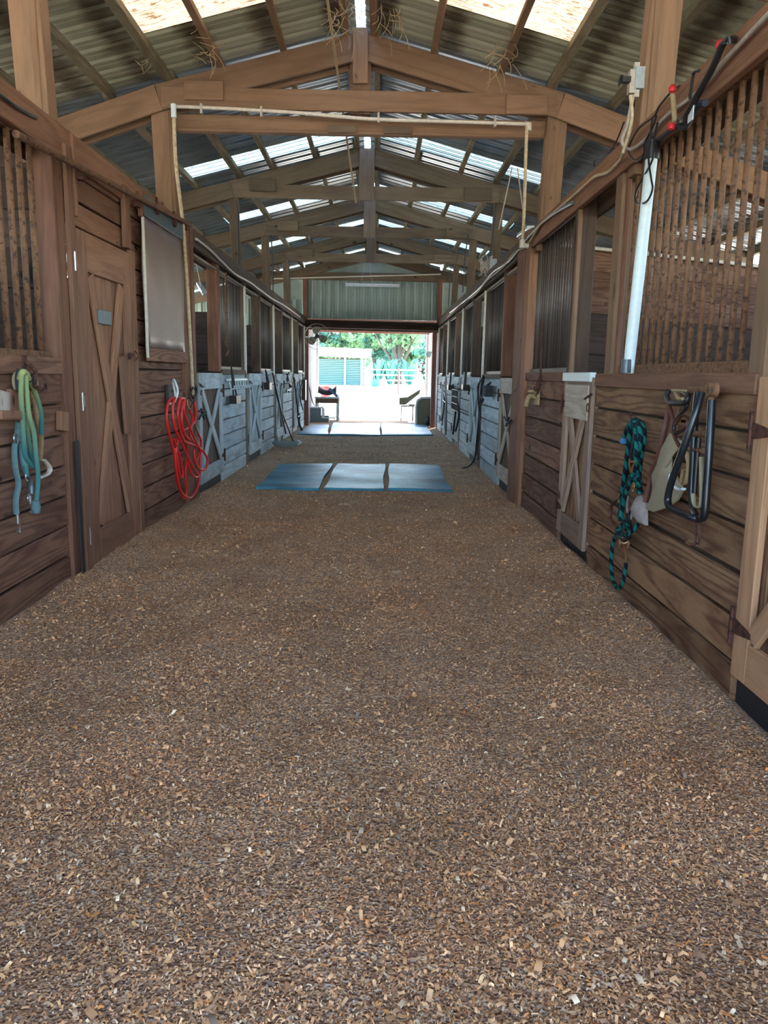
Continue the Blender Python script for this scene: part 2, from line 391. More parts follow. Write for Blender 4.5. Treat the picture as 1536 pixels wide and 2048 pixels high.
def chips():
    V = []; Fc = []; C = []
    pal = np.array([lin(c)[:3] for c in [(206, 174, 138), (190, 156, 120), (172, 138, 108), (222, 194, 158), (142, 114, 94), (112, 90, 76), (164, 148, 132), (184, 172, 156), (218, 210, 192), (196, 142, 90), (152, 126, 106), (186, 158, 130), (124, 118, 112)]])
    wts = np.array([.13, .15, .13, .08, .1, .06, .07, .05, .03, .04, .08, .06, .02]); wts /= wts.sum()
    bands = [(1.35, 2.4, 92000), (2.4, 3.6, 76000), (3.6, 5.2, 56000), (5.2, 7.2, 36000), (7.2, 10.0, 24000), (10.0, 18.0, 16000)]
    for y0, y1, n in bands:
        y = RNG.uniform(y0, y1, n); x = RNG.uniform(XL + .03, XR - .03, n)
        # thin them out over worn patches
        wear = np.sin(x * 2.1 + y * 1.3) * np.sin(y * 2.7 - x * 1.9 + 2) + .4 * np.sin(x * 7 + y * 5)
        keep = (RNG.uniform(0, 1, n) > .45 * np.clip(wear * 1.5, 0, 1)) & ~((y > 9.28) & (y < 12.3) & (x > -1.55) & (x < .98)) & ~((y > 17.9) & (x > -1.95) & (x < 1.35)); x, y = x[keep], y[keep]; n = len(x); clus = np.sin(x * 3.7 + 2 * np.sin(y * 2.1)) * np.sin(y * 3.3 + 1.5 * np.sin(x * 2.9)) + .5 * np.sin(x * 11 + y * 7) * np.sin(y * 13 - x * 5)
        f = 1 + np.clip(y - 3, 0, 12) * .08
        L = (.004 + RNG.gamma(1.5, .0036, n)) * f; L = np.minimum(L, .036 * f); W = L * RNG.uniform(.14, .62, n)
        a = RNG.uniform(0, 2 * PI, n); tx = RNG.normal(0, .15, n); ty = RNG.normal(0, .15, n)
        curl = RNG.uniform(-.35, .35, n) * L
        ux = np.stack([np.cos(a), np.sin(a), tx], -1); wy = np.stack([-np.sin(a), np.cos(a), ty], -1)
        c = np.stack([x, y, hgt(x, y) + .003 + np.abs(tx) * L * .5 + RNG.uniform(0, .006, n)], -1)
        jit = lambda: RNG.uniform(.6, 1.1, n)[:, None]
        up = np.array([0, 0, 1.0])
        q = np.stack([c - ux * L[:, None] * .5 - wy * W[:, None] * .5 * jit(), c - wy * W[:, None] * .5 * jit() + up * curl[:, None], c + ux * L[:, None] * .5 - wy * W[:, None] * .5 * jit(),
                      c + ux * L[:, None] * .5 + wy * W[:, None] * .5 * jit(), c + wy * W[:, None] * .5 * jit() + up * curl[:, None], c - ux * L[:, None] * .5 + wy * W[:, None] * .5 * jit()], 1)
        V.append(q.reshape(-1, 3))
        col = pal[RNG.choice(len(pal), n, p=wts)] * np.array([1.46, 1.3, 1.08]) * (RNG.uniform(.72, 1.2, n) * (1 + .16 * clus))[:, None]
        patch = np.clip(np.sin(x * 3.1 + 1) * np.sin(y * 4.3) - .2, 0, 1)[:, None] * .3
        col = col * (1 - patch) + col * np.array([1.1, .8, .55]) * patch
        C.append(np.repeat(col, 6, 0))
    V = np.concatenate(V); C = np.concatenate(C); n = len(V) // 6
    me = bpy.data.meshes.new('wood_shavings')
    idx = (np.arange(n)[:, None] * 6 + np.array([0, 1, 4, 5, 1, 2, 3, 4])[None]).reshape(-1)
    me.vertices.add(len(V)); me.vertices.foreach_set('co', V.astype(np.float32).reshape(-1))
    me.loops.add(len(idx)); me.loops.foreach_set('vertex_index', idx.astype(np.int32))
    me.polygons.add(2 * n); me.polygons.foreach_set('loop_start', np.arange(2 * n, dtype=np.int32) * 4)
    at = me.color_attributes.new('Col', 'FLOAT_COLOR', 'POINT')
    at.data.foreach_set('color', np.concatenate([C, np.ones((len(C), 1))], 1).astype(np.float32).reshape(-1))
    me.materials.append(MW['chip']); me.update(calc_edges=True)
    tag(addmesh('wood_shavings', me), 'loose tan and grey wood shavings strewn over the aisle floor', 'shavings', None, 'stuff')
chips()

# wisps of straw and cobweb caught on the purlins
def wisp(px, py, Y, label, n=14, sz=.16):
    c = P(px, py, Y=Y) - Vector((0, 0, .07)); mb = MB()
    for _ in range(n):
        a = c + Vector([random.uniform(-.5, .5) * sz for _ in range(3)]); d = Vector((random.uniform(-.6, .6), random.uniform(-.6, .6), random.uniform(-1, .4))) * sz
        mb.tube([a, a + d * .5 + Vector((.02, .01, 0)), a + d], .0022, 4, 4)
    tag(mb.build('straw_wisp', MW['rope_hemp'], None, True, c), label, 'straw', None)
wisp(1005, 88, 7.4, 'straw wisp caught on a purlin under the right skylight', 26, .26)
wisp(402, 78, 7.3, 'straw wisp dangling from a purlin below the left skylight', 16, .2)
wisp(690, 14, 7.2, 'dense straw tuft beside the ridge, left of the bright slot', 40, .26)
wisp(780, 12, 7.2, 'thin straw tuft beside the ridge, right of the bright slot', 16, .2)
wisp(283, 98, 7.5, 'straw wisp at the lower corner of the left skylight', 12, .14)

# outdoor ground, rising gently away from the barn
def oz(y): return -.03 + .63 * min(1, max(0, (y - 26) / 34)) if y > 26 else -.03
vs = []; ysO = [-60, -4.2, -4.1, 26, 32, 40, 50, 60, 90, 140]
for y in ysO:
    for x in (-80, -XO, XO, 80): vs.append((x, y, oz(y)))
fs = [(i * 4 + j, i * 4 + j + 1, i * 4 + j + 5, i * 4 + j + 4) for i in range(len(ysO) - 1) for j in range(3)]
tag(addmesh('ground', mesh_from('ground', vs, fs, MW['sand'])), 'pale sunlit sandy yard outside the barn', None, None, 'structure')

# ---- roof
ceil = root('ceiling', (RX, 0, RZ), 'gabled roof of corrugated sheets on timber purlins', None, None, 'structure')
def sheetmesh(width, length, mat, major=.2286, h=.02):
    key = ('sheet', round(width, 3), round(length, 3), mat.name)
    if key in CACHE: return CACHE[key]
    prof = []; y = 0; nr = max(1, round(width / major)); st = width / nr
    for i in range(nr):
        y0 = i * st
        prof += [(y0, h), (y0 + st * .1, h), (y0 + st * .2, 0), (y0 + st * .45, 0), (y0 + st * .5, h * .28), (y0 + st * .55, 0), (y0 + st * .8, 0), (y0 + st * .9, h)]
    prof.append((width, h)); n = len(prof)
    vs = [(0, a, b) for a, b in prof] + [(length, a, b) for a, b in prof]
    fs = [(i, n + i, n + i + 1, i + 1) for i in range(n - 1)]
    CACHE[key] = me = mesh_from('roof_sheet', vs, fs, mat); return me
SL = math.sqrt(1 + RS * RS); th = math.atan(RS)
def put_sheet(side, y0, y1, d0, d1, mat, name='roof_sheet', label=None, major=.2286, z=.105):
    me = sheetmesh(y1 - y0, (d1 - d0) * SL, MW[mat], major)
    # local x runs down the slope
    x = Vector((side / SL, 0, -RS / SL)); zz = Vector((side * RS / SL, 0, 1 / SL)); y = zz.cross(x)
    o = Vector((RX + side * d0, y0 if y.y > 0 else y1, RZ - RS * d0 + z))
    mw = Matrix(((x.x, y.x, zz.x, o.x), (x.y, y.y, zz.y, o.y), (x.z, y.z, zz.z, o.z), (0, 0, 0, 1)))
    ob = addmesh(name, me, ceil, mw)
    if label: ob['label'] = label
DE = 5.75
# panels along the barn: (y0, y1, kind) ; w = warm skylight, c = cool skylight, n = near cream sheet, b = bare sheet
cuts = [(-3.0, -2.1, 'n'), (-2.1, -1.2, 'n'), (-1.2, .3, 'w'), (.3, 1.2, 'n'), (1.2, 2.1, 'n'), (2.1, 3.0, 'n'), (3.0, 3.9, 'n'), (3.9, 4.8, 'n'), (4.8, 5.6, 'n'), (5.6, 7.3, 'w'), (7.3, 8.2, 'n'),
        (8.2, 9.0, 'b'), (9.0, 9.8, 'b'), (9.8, 10.55, 'b'), (10.55, 11.1, 'b'), (11.1, 11.6, 'c'), (11.6, 12.6, 'b'), (12.6, 13.05, 'c'), (13.05, 14.3, 'b'), (14.3, 14.8, 'c'), (14.8, 15.8, 'b'),
        (15.8, 16.2, 'c'), (16.2, 17.4, 'b'), (17.4, 17.9, 'c'), (17.9, 18.9, 'b'), (18.9, 19.7, 'b'), (19.7, 20.5, 'b'), (20.5, 21.3, 'b')]
for side in (-1, 1):
    for y0, y1, k in cuts:
        if k in 'nb': put_sheet(side, y0, y1 + .02, .045, DE, {'n': 'sheet_cream', 'b': 'sheet_bare'}[k])
        elif k == 'w':
            put_sheet(side, y0, y1, .045, .16, 'sheet_cream'); put_sheet(side, y0, y1, .12, 1.93, 'sky_warm', 'skylight_sheet', 'amber translucent skylight sheet, dirty with leaves'); put_sheet(side, y0, y1 + .02, 1.90, DE, 'sheet_cream', z=.112)
        else:
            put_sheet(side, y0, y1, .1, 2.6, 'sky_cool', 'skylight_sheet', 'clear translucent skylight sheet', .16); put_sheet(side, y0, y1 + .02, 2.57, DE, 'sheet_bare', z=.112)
mb = MB(); mb.slab([(RX - .13, -3, RZ + .115), (RX, -3, RZ + .17), (RX + .13, -3, RZ + .115), (RX, -3, RZ + .162)], (0, 24.3, 0))
rc = mb.build('ridge_cap', MW['sky_ridge'], ceil, False); rc['label'] = 'pale translucent ridge cap strip'
PD = [.145, .74, 1.36, 1.86, 2.45, 3.1, 3.75, 4.4, 5.1, 5.6]
for side in (-1, 1):
    for i, d in enumerate(PD):
        x = RX + side * d
        for j in range(len(TY)):
            y0 = TY[j] - .0; y1 = TY[j + 1] + .06 if j + 1 < len(TY) else YE
            n = Vector((side * RS, 0, 1)); jx = random.uniform(-.03, .03)
            m_ = MW['truss'] if (y0 < 7.9 and (i < 3)) else MW['purlin']
            board('purlin', (x + jx, y0, rz(x, .048)), (x + jx + random.uniform(-.02, .02), y1, rz(x, .048)), n, .06 if i != 3 else .08, .1, m_, ceil)

# ---- trusses
def rafter(name, xa, za, xb, zb, y, W, T, mat, par):
    return board(name, (xa, y, za), (xb, y, zb), (0, -1, 0), W, T, mat, par)
ordinal = ['', '', 'nearest', 'second', 'third', 'fourth', 'farthest']
for i, Y in enumerate(TY):
    near = i <= 3; m_ = MW['truss'] if near else MW['truss_far']
    lab = ['roof truss behind the viewer near the open end', 'roof truss close overhead at the open end', 'roof truss carried by the near posts above the rusty bar grilles', 'big tan roof truss with white pipe strung under its tie beam',
           'roof truss next beyond the one carrying the white pipe', 'roof truss third counted from the end wall', 'roof truss last before the green end wall'][i]
    lab = ['timber roof truss nearest the open end behind the viewer', 'timber roof truss just over the viewer', 'timber roof truss on the posts beside the nearest bar grilles', 'warm tan roof truss with a white pipe under its tie beam',
           'grey brown roof truss just beyond the one with the white pipe', 'grey brown roof truss just beyond the one with the white pipe', 'grey brown roof truss closest to the green end wall'][i]
    if i == 5: lab = 'grey brown roof truss between the second and the last one before the end wall'
    tr = root('roof_truss', (RX, Y, ZB), lab, None, None, 'structure')
    cw = .24 if near else .235
    dz = cw / 2 * SL
    for k, yy in ((0, Y), (1, Y + .19)):
        for side in (-1, 1):
            xi = RX + side * .02; xm = RX + side * 1.95; xo = RX + side * 5.6
            rafter('rafter', xi, rz(xi) - dz, xm, rz(xm) - dz, yy, cw, .04, m_, tr)
            sag = .3 if i == 3 else 0
            rafter('rafter', xm, rz(xm) - dz, xo, rz(xo) - dz - sag, yy, cw, .039, m_, tr)
        zc = 4.02 - .17 * k
        if i == 3 or k == 0: rafter('tie_beam', XL - .12, zc - (.02 if i > 3 else 0), XR + .12, zc - (.02 if i > 3 else 0), yy - (.0 if k == 0 else .0), .19 if k == 0 else .16, .042, m_, tr)
    if i == 3:
        board('batten', (XL, Y + .14, 3.765), (XR, Y + .14, 3.765), (0, 0, 1), .09, .03, m_, tr)
        for xx in (-.55, .0): board('block', (xx, Y + .085, 3.79), (xx + .28, Y + .085, 3.79), (0, -1, 0), .07, .03, MW['truss_far'], tr)
    board('king_post', (RX, Y + .09, 3.92), (RX, Y + .09, rz(RX) - .02), (0, -1, 0), .2 if near else .16, .12, m_, tr)
    if near: board('king_post_plate', (RX, Y - .035, 4.17), (RX, Y - .035, rz(RX) + .02), (0, -1, 0), .145, .03, m_, tr)
    else: board('king_post_plate', (RX + .0, Y - .04, 3.9), (RX + .0, Y - .04, rz(RX) - .04), (0, -1, 0), .22, .03, MW['truss_far'], tr)
    gy_ = Y - .035
    for xa, xb, zc in ((-1.93, -1.55, 4.08), (1.18, 1.58, 4.01)):
        board('gusset_block', (xa, gy_, zc), (xb, gy_, zc), (0, -1, 0), .175, .03, m_, tr)
    # posts standing on the stall-front beams
    for xp in (XL - .10, XR + .10):
        lean = .0
        board('truss_post', (xp, Y + .1, ZB - .26), (xp + (-.05 if xp < 0 else .05), Y + .1, rz(xp) - .03), (0, -1, 0), .19 if near else .13, .14, MW['truss'] if near else MW['truss_far'], tr)
        if i in (2, 3): board('post_cleat', (xp + (.03 if xp < 0 else -.03), Y + .1, ZB - .0), (xp + (.02 if xp < 0 else -.02), Y + .1, rz(xp) - .25), (0, -1, 0), .04, .16, MW['truss'], tr)

# ---- end wall and side walls
def vsheet(name, x0, x1, z0, z1, y, mat, par, nx=None):
    """vertical ribbed cladding sheets across the barn"""
    W = .91; n = max(1, round((x1 - x0) / W)); W = (x1 - x0) / n
    for i in range(n):
        me = sheetmesh(W, z1 - z0, MW[mat], .23, .05)
        # local x up, local y along +X, local z toward the viewer
        mw = Matrix(((0, 1, 0, x0 + i * W), (0, 0, -1, y), (1, 0, 0, z0), (0, 0, 0, 1)))
        addmesh(name, me, par, mw)
wb = root('wall_back', (0, YE, 0), 'far end wall of pale green ribbed metal above the open doorway', None, None, 'structure')
vsheet('cladding_sheet', XL - .02, XR + .02, 2.87, 3.98, YE + .03, 'sheet_green', wb)
vsheet('cladding_sheet', -XO, XL - .05, 0, 3.35, YE + .03, 'sheet_green', wb)
vsheet('cladding_sheet', XR + .05, XO, 0, 3.3, YE + .03, 'sheet_green', wb)
for s_, xa, xb in ((-1, XL, RX), (1, RX, XR)):
    n = 4
    for i in range(n):
        a = xa + (xb - xa) * i / n; b = xa + (xb - xa) * (i + 1) / n
        mb = MB(); mb.slab([(a, YE + .04, 3.95), (b, YE + .04, 3.95), (b, YE + .04, rz(b) + .08), (a, YE + .04, rz(a) + .08)], (0, .02, 0)); mb.build('cladding_sheet', MW['sheet_green'], wb, False)
for xa, xb in ((-XO, XL - .05), (XR + .05, XO)):
    n = 5
    for i in range(n):
        a = xa + (xb - xa) * i / n; b = xa + (xb - xa) * (i + 1) / n
        mb = MB(); mb.slab([(a, YE + .06, 3.2), (b, YE + .06, 3.2), (b, YE + .06, rz(b) + .08), (a, YE + .06, rz(a) + .08)], (0, .02, 0)); mb.build('cladding_sheet', MW['sheet_green'], wb, False)
board('header_beam', (XL - .1, YE - .05, 2.74), (XR + .1, YE - .05, 2.70), (0, -1, 0), .2, .1, MW['dark'], wb)
board('header_trim', (XL - .1, YE - .12, 2.60), (XR + .1, YE - .12, 2.57), (0, -1, 0), .05, .04, MW['far_brown'], wb)
board('girt', (-XO, YE - .05, 3.98), (XO, YE - .05, 3.94), (0, -1, 0), .2, .05, MW['truss_far'], wb)
for side in (-1, 1):
    xi, xo = RX, RX + side * 5.6
    rafter('rafter', xi, rz(xi) - .13, xo, rz(xo) - .13, YE - .08, .22, .04, MW['truss_far'], wb)
board('white_pipe', (XL - .8, YE - .16, 3.86), (XR, YE - .16, 4.05), (0, -1, 0), .035, .035, MW['pvc'], wb)
for xx in (XL + .02, XR - .0): board('post', (xx, YE - .04, 2.8), (xx, YE - .04, 4.1), (0, -1, 0), .12, .1, MW['post'], wb)
for side, nm in ((-1, 'wall_outer_left'), (1, 'wall_outer_right')):
    wl = root(nm, (side * XO, 0, 0), 'outer stable side wall of horizontal boards', None, None, 'structure')
    for r in range(12):
        for y0, y1 in ((-3, 5.1), (5.1, 13.2), (13.2, YE)):
            xo = side * (XO + .012 * (r % 2)); board('plank', (xo, y0 + .005, .1 + r * .195), (xo, y1 - .005, .1 + r * .195), (-side, 0, 0), .21, .03, MW['dark'], wl)
    for y in (-3, .3, 5.1, 8.4, 11.9, 15, 18.2, YE - .1): board('post', (side * (XO - .1), y, -.02), (side * (XO - .1), y, 3.2), (-side, 0, 0), .14, .14, MW['dark'], wl)

# porch beyond the far doorway
po = root('wall_porch', (0, 23.5, 0), 'short entrance passage of white ribbed metal beyond the doorway', None, None, 'structure')
for x, side in ((-2.12, 1), (1.6, -1)):
    W = .92; n = 5
    for i in range(n):
        me = sheetmesh(W, 2.85, MW['sheet_white'], .23, .025)
        mw = Matrix(((0, 0, side, x), (0, 1 * side, 0, (YE + .1 + i * W) if side > 0 else (YE + .1 + (i + 1) * W)), (1, 0, 0, -.03), (0, 0, 0, 1)))
        addmesh('cladding_sheet', me, po, mw)
me = sheetmesh(4.7, 3.9, MW['sheet_bare']); addmesh('roof_sheet', me, po, Matrix(((1, 0, 0, -2.2), (0, 1, 0, YE + .08), (0, 0, 1, 2.93), (0, 0, 0, 1))))
for i in range(6):
    y = YE + .25 + i * .82; board('joist', (-2.15, y, 2.82), (1.65, y, 2.80), (0, 0, 1), .05, .14, MW['red_brown_paint'], po)
for x in (-2.0, 1.46): board('jamb', (x, YE + .05, -.02), (x, YE + .05, 2.62), (0, -1, 0), .12, .1, MW['red_brown_paint'], po)
for x in (-2.08, 1.55): board('post', (x, 25.8, -.02), (x, 25.8, 2.8), (0, -1, 0), .1, .12, MW['cream_paint'], po)

# ---- stall fronts
def ax(side): return XL if side < 0 else XR
def nv(side): return (1, 0, 0) if side < 0 else (-1, 0, 0)
wallR = {-1: root('wall_left', (XL, 0, 0), 'left stall front: plank half walls, posts and long top beam', None, None, 'structure'),
         1: root('wall_right', (XR, 0, 0), 'right stall front: plank half walls, posts and long top beam', None, None, 'structure')}
def planks(side, y0, y1, z0, z1, n, mat, depth=.019, gaps={}, par=None):
    h = (z1 - z0) / n; s = -1 if side < 0 else 1
    xb = ax(side) + s * (depth + .034); board('gap_blocker', (xb, y0, (z0 + z1) / 2), (xb, y1, (z0 + z1) / 2), nv(side), z1 - z0 - .01, .012, MW['dark'], wallR[side])  # added dark board that keeps light from showing through the plank gaps
    for i in range(n):
        g = gaps.get(i, .015)
        x = ax(side) + s * (depth + random.uniform(0, .008))
        zc = z0 + h * (i + .5); dy = random.uniform(-.003, .003); tl = random.uniform(-.004, .004)
        board('plank', (x, y0, zc - g / 2 + tl), (x, y1, zc - g / 2 - tl), nv(side), h - g, .036, mat, par or wallR[side])
def post(side, y0, y1, z1, mat, z0=-.05, depth=.14, proud=0, name='post'):
    s = -1 if side < 0 else 1; x = ax(side) + s * (depth / 2 - proud); yc = (y0 + y1) / 2
    board(name, (x, yc, z0), (x, yc, z1), nv(side), y1 - y0, depth, mat, wallR[side])
DN = [1]
def xdoor(side, y0, y1, z0, z1, mat, label, hinge_far=True, panel=None, cap=None, hw=True, proud=.012, brace=None, hin='iron'):
    s = -1 if side < 0 else 1; X = ax(side); W = .13
    DN[0] += 1; d = root('door_%d' % DN[0], (X, (y0 + y1) / 2, z0), label, None, None, 'structure')
    panel = panel or mat; brace = brace or mat
    n = max(3, round((y1 - y0) / .16)); pw = (y1 - y0) / n
    for i in range(n):
        y = y0 + pw * (i + .5); board('plank', (X + s * .028, y, z0 + .01), (X + s * .028, y, z1 - .01), nv(side), pw - .004, .022, panel, d)
    xf = X + s * (.017 - .014 - proud + .012)
    xf = X - s * .001
    for y in (y0 + W / 2, y1 - W / 2): board('stile', (xf, y, z0), (xf, y, z1), nv(side), W, .03, mat, d)
    tw = .19 if z1 - z0 < 1.6 else .24
    board('rail', (xf, y0 + W, z1 - tw / 2), (xf, y1 - W, z1 - tw / 2), nv(side), tw, .03, mat, d)
    board('rail', (xf, y0 + W, z0 + .09), (xf, y1 - W, z0 + .09), nv(side), .18, .03, mat, d)
    a, b = (y0 + W + .01, y1 - W - .01); za, zb = z0 + .19, z1 - tw
    o = .05
    board('brace', (xf - s * .002, a + o * .4, za + .02), (xf - s * .002, b - o * .4, zb - .02), nv(side), .09, .026, brace, d)
    board('brace', (xf - s * .008, b - o * .4, za + .02), (xf - s * .008, a + o * .4, zb - .02), nv(side), .09, .026, brace, d)
    if cap is not None:
        board('cap_board', (xf - s * .01, y0 + .01, z1 - .0), (xf - s * .01, y1 - .01, z1 - .0), nv(side), .07, .05, MW[cap], d)
        board('patch_board', (xf - s * .022, y0 + .06, z1 - .19), (xf - s * .022, y1 - .1, z1 - .19), nv(side), .26, .012, MW['white_door'], d)
    if hw:
        yh = y1 if hinge_far else y0; sg = -1 if hinge_far else 1
        for z in (z0 + .22, z1 - .22):
            mb = MB(); mb.box((X - s * .022, yh + .012, z), (.012, .03, .16)); mb.slab([(X - s * .02, yh, z - .035), (X - s * .02, yh + sg * .16, z - .012), (X - s * .02, yh + sg * .16, z + .012), (X - s * .02, yh, z + .035)], (-s * .005, 0, 0))
            mb.tube([(X - s * .03, yh + .0, z - .08), (X - s * .03, yh + .0, z + .08)], .008, 6, smooth=False); mb.build('hinge', MW[hin], d, False)
        yl = y0 + .03 if hinge_far else y1 - .03
        mb = MB(); mb.tube([(X - s * .03, yl + .1, z1 - .16), (X - s * .035, yl - .1, z1 - .12)], .008, 6, smooth=False); mb.tube([(X - s * .03, yl, z1 - .24 + .03 * math.sin(t)) if 0 else (X - s * .03, yl + .03 * math.cos(t), z1 - .22 + .03 * math.sin(t)) for t in np.linspace(0, 6.28, 9)[:-1]], .004, 5, 2, True)
        mb.build('latch', MW[hin], d)
    return d
def grille(side, y0, y1, z0, z1, mat, label, r=.016, sp=.1, dep=.05, top=True):
    s = -1 if side < 0 else 1; X = ax(side) + s * dep
    g = root('stall_grille', (X, (y0 + y1) / 2, z0), label, 'bar grille', 'vertical bar grilles over the half walls', 'thing')
    board('bottom_rail', (X - s * .0, y0, z0 - .0), (X - s * .0, y1, z0 - .0), nv(side), .06, .05, mat, g)
    board('top_rail', (X, y0, z1), (X, y1, z1), nv(side), .05, .045, mat, g)
    n = max(2, int(round((y1 - y0) / sp))); st = (y1 - y0) / n
    key = ('bar', round(r, 4), round(z1 - z0, 2), mat.name)
    if key not in CACHE:
        mb = MB(); mb.tube([(0, 0, 0), (0, 0, z1 - z0)], r, 8, smooth=False); CACHE[key] = mesh_from('bar', mb.v, mb.f, mat, True)
    for i in range(n):
        y = y0 + st * (i + .5) + random.uniform(-.004, .004)
        mw = Matrix.Translation((X, y, z0 + .01)) @ Matrix.Rotation(random.uniform(-.0025, .0025), 4, 'X')
        addmesh('bar', CACHE[key], g, mw)
    return g
# top beams (nailed on the aisle face of the posts)
for side in (-1, 1):
    s = -1 if side < 0 else 1
    segs = [(-3, 1.8), (1.8, 8.4), (8.4, 14.9), (14.9, YE - .1)]
    for k, (a, b) in enumerate(segs):
        m_ = MW['tack'] if k < 2 else MW['far_brown'] if side < 0 else MW['truss_far']
        hh = .2 if (side < 0 and k < 2) else .19
        board('top_beam', (ax(side) + s * .0, a, ZB - .02 - hh / 2 + .01), (ax(side) + s * .0, b, ZB - .02 - hh / 2 + .01), nv(side), hh, .045, m_, wallR[side])
        board('top_beam', (ax(side) + s * .16, a, ZB - .15), (ax(side) + s * .16, b, ZB - .15), nv(side), .2, .04, MW['dark'], wallR[side])
        if k >= 2: board('cap_rail', (ax(side) + s * .05, a, ZB - .26), (ax(side) + s * .05, b, ZB - .26), (0, 0, 1), .08, .03, MW['white_door'], wallR[side])

# right side, near: door A (2.2-3.2), planks+grille (3.2-5.15), post 5.2-5.34, door B (5.52-6.5), half wall (6.5-8.25), post 8.3-8.9
nr = MW['near_right']
xdoor(1, 2.15, 3.17, .155, 1.43, MW['ochre'], 'brown X-braced stall door cut off by the frame at the near right', True, MW['near_right'])
planks(1, 3.2, 5.62, .0, 1.41, 7, nr, gaps={2: .028})
board('plank', (XR - .0, 3.2, 1.40), (XR - .0, 5.6, 1.40), nv(1), .09, .03, MW['tack'], wallR[1])
planks(1, -3, 2.1, .0, 1.41, 7, nr)
post(1, 1.9, 2.1, ZB, MW['post']); post(1, 3.17, 3.31, ZB, MW['truss'], z0=1.4)
board('skirting', (XR + .06, 2.1, .06), (XR + .06, 3.25, .06), nv(1), .2, .05, MW['black_rubber'], wallR[1])
post(1, 5.3, 5.44, ZB, MW['truss'], z0=1.42); board('batten', (XR + .02, 5.22, 1.44), (XR + .02, 5.22, ZB - .2), (0, -1, 0), .03, .03, MW['post'], wallR[1])
grille(1, 3.32, 5.2, 1.47, 2.76, MW['rust'], 'nearest right bar grille of stout rusty pipes with cobwebs', .0155, .12)
xdoor(1, 5.66, 6.52, .12, 1.42, MW['bleach'], 'bleached X-braced stall door with white cap board, right wall beside the teal rope', True, MW['near_right'], 'pvc_white')
planks(1, 6.55, 8.3, .0, 1.42, 7, MW['near'])
board('plank', (XR - .0, 6.55, 1.42), (XR - .0, 8.3, 1.42), nv(1), .08, .03, MW['post'], wallR[1])
post(1, 6.4, 6.54, ZB, MW['dark'], z0=1.42); board('lit_edge', (XR + .01, 6.42, 1.42), (XR + .01, 6.42, ZB - .2), (0, -1, 0), .035, .05, MW['truss'], wallR[1])  # pale strip stands in for the lit left edge of the dark post
grille(1, 6.62, 8.25, 1.47, 2.76, MW['rust_dark'], 'second right bar grille above the plank wall with the tap', .0095, .1)
post(1, 8.3, 8.52, ZB, MW['tack'], proud=.03); post(1, 8.53, 9.0, ZB, MW['post'], proud=.035, depth=.05)

# left side, near: planks+grille (..5.0), black gap, tack room 5.05-8.1
nl = MW['near']
planks(-1, -3, 5.0, .0, 1.4, 7, nl, gaps={1: .01})
board('plank', (XL + .0, 2.0, 1.43), (XL + .0, 5.0, 1.43), nv(-1), .1, .03, nl, wallR[-1])
grille(-1, 3.1, 4.92, 1.49, 2.74, MW['rust'], 'nearest left bar grille of stout rusty pipes', .0195, .142)
post(-1, 3.0, 3.1, ZB, MW['post'], z0=1.45)
post(-1, 5.0, 5.15, ZB - .05, MW['post'], proud=.02); board('trim_board', (XL + .03, 5.21, -.03), (XL + .03, 5.21, ZB - .12), nv(-1), .1, .03, MW['tack'], wallR[-1])
board('metal_strip', (XL + .045, 5.09, -.02), (XL + .045, 5.09, .95), nv(-1), .05, .008, MW['black_rubber'], wallR[-1])
# boards over the tack-room door and behind the shutter
planks(-1, 5.15, 6.52, 2.36, 2.86, 3, MW['tack'], depth=.02)
planks(-1, 6.5, 8.1, .0, 2.86, 14, nl, depth=.02)
board('trim_board', (XL + .02, 6.46, .02), (XL + .02, 6.46, 2.36), nv(-1), .1, .035, MW['tack'], wallR[-1])
board('trim_board', (XL + .025, 6.36, 2.36), (XL + .025, 6.36, ZB - .1), nv(-1), .12, .04, MW['tack'], wallR[-1])
board('trim_board', (XL + .025, 5.32, 2.4), (XL + .025, 5.32, ZB - .02), nv(-1), .05, .03, MW['tack'], wallR[-1])
post(-1, 8.1, 8.24, ZB, MW['tack'], proud=.03); post(-1, 8.25, 8.42, ZB, MW['post'], proud=.02); board('trim_board', (XL + .02, 8.5, .0), (XL + .02, 8.5, ZB), nv(-1), .12, .03, MW['tack'], wallR[-1])
# room dividing walls of the tack room and the stalls (across)
def divider(side, y, z1, mat, tilt=0, n=12):
    s = -1 if side < 0 else 1
    h = z1 / n
    for i in range(n):
        yo = y + .012 * (i % 2); mat_ = MW['dark'] if (mat is MW['near'] and h * i < 2.0) else mat; board('plank', (s * (abs(ax(side)) + .15), yo, h * (i + .5)), (s * (XO - .1), yo, h * (i + .5) - tilt), (0, -1, 0), h + .012, .04, mat_, wallR[side])  # lower rows take darker wood to paint the shade behind the bars
divider(-1, 5.2, 2.9, MW['dark']); divider(-1, 8.35, 2.35, MW['dark'])
divider(1, 8.5, 2.8, MW['near'], .3, 13)
board('divider_pipe', (XR + .15, 8.42, 2.80), (XO - .2, 8.42, 2.5), (0, -1, 0), .035, .035, MW['pvc'], wallR[1])
for y in (12.0, 15.1, 18.3):
    divider(-1, y, 2.3, MW['dark']); divider(1, y, 2.35, MW['dark'])
divider(1, 1.9, 2.3, MW['dark']); divider(-1, 1.9, 2.3, MW['dark'])
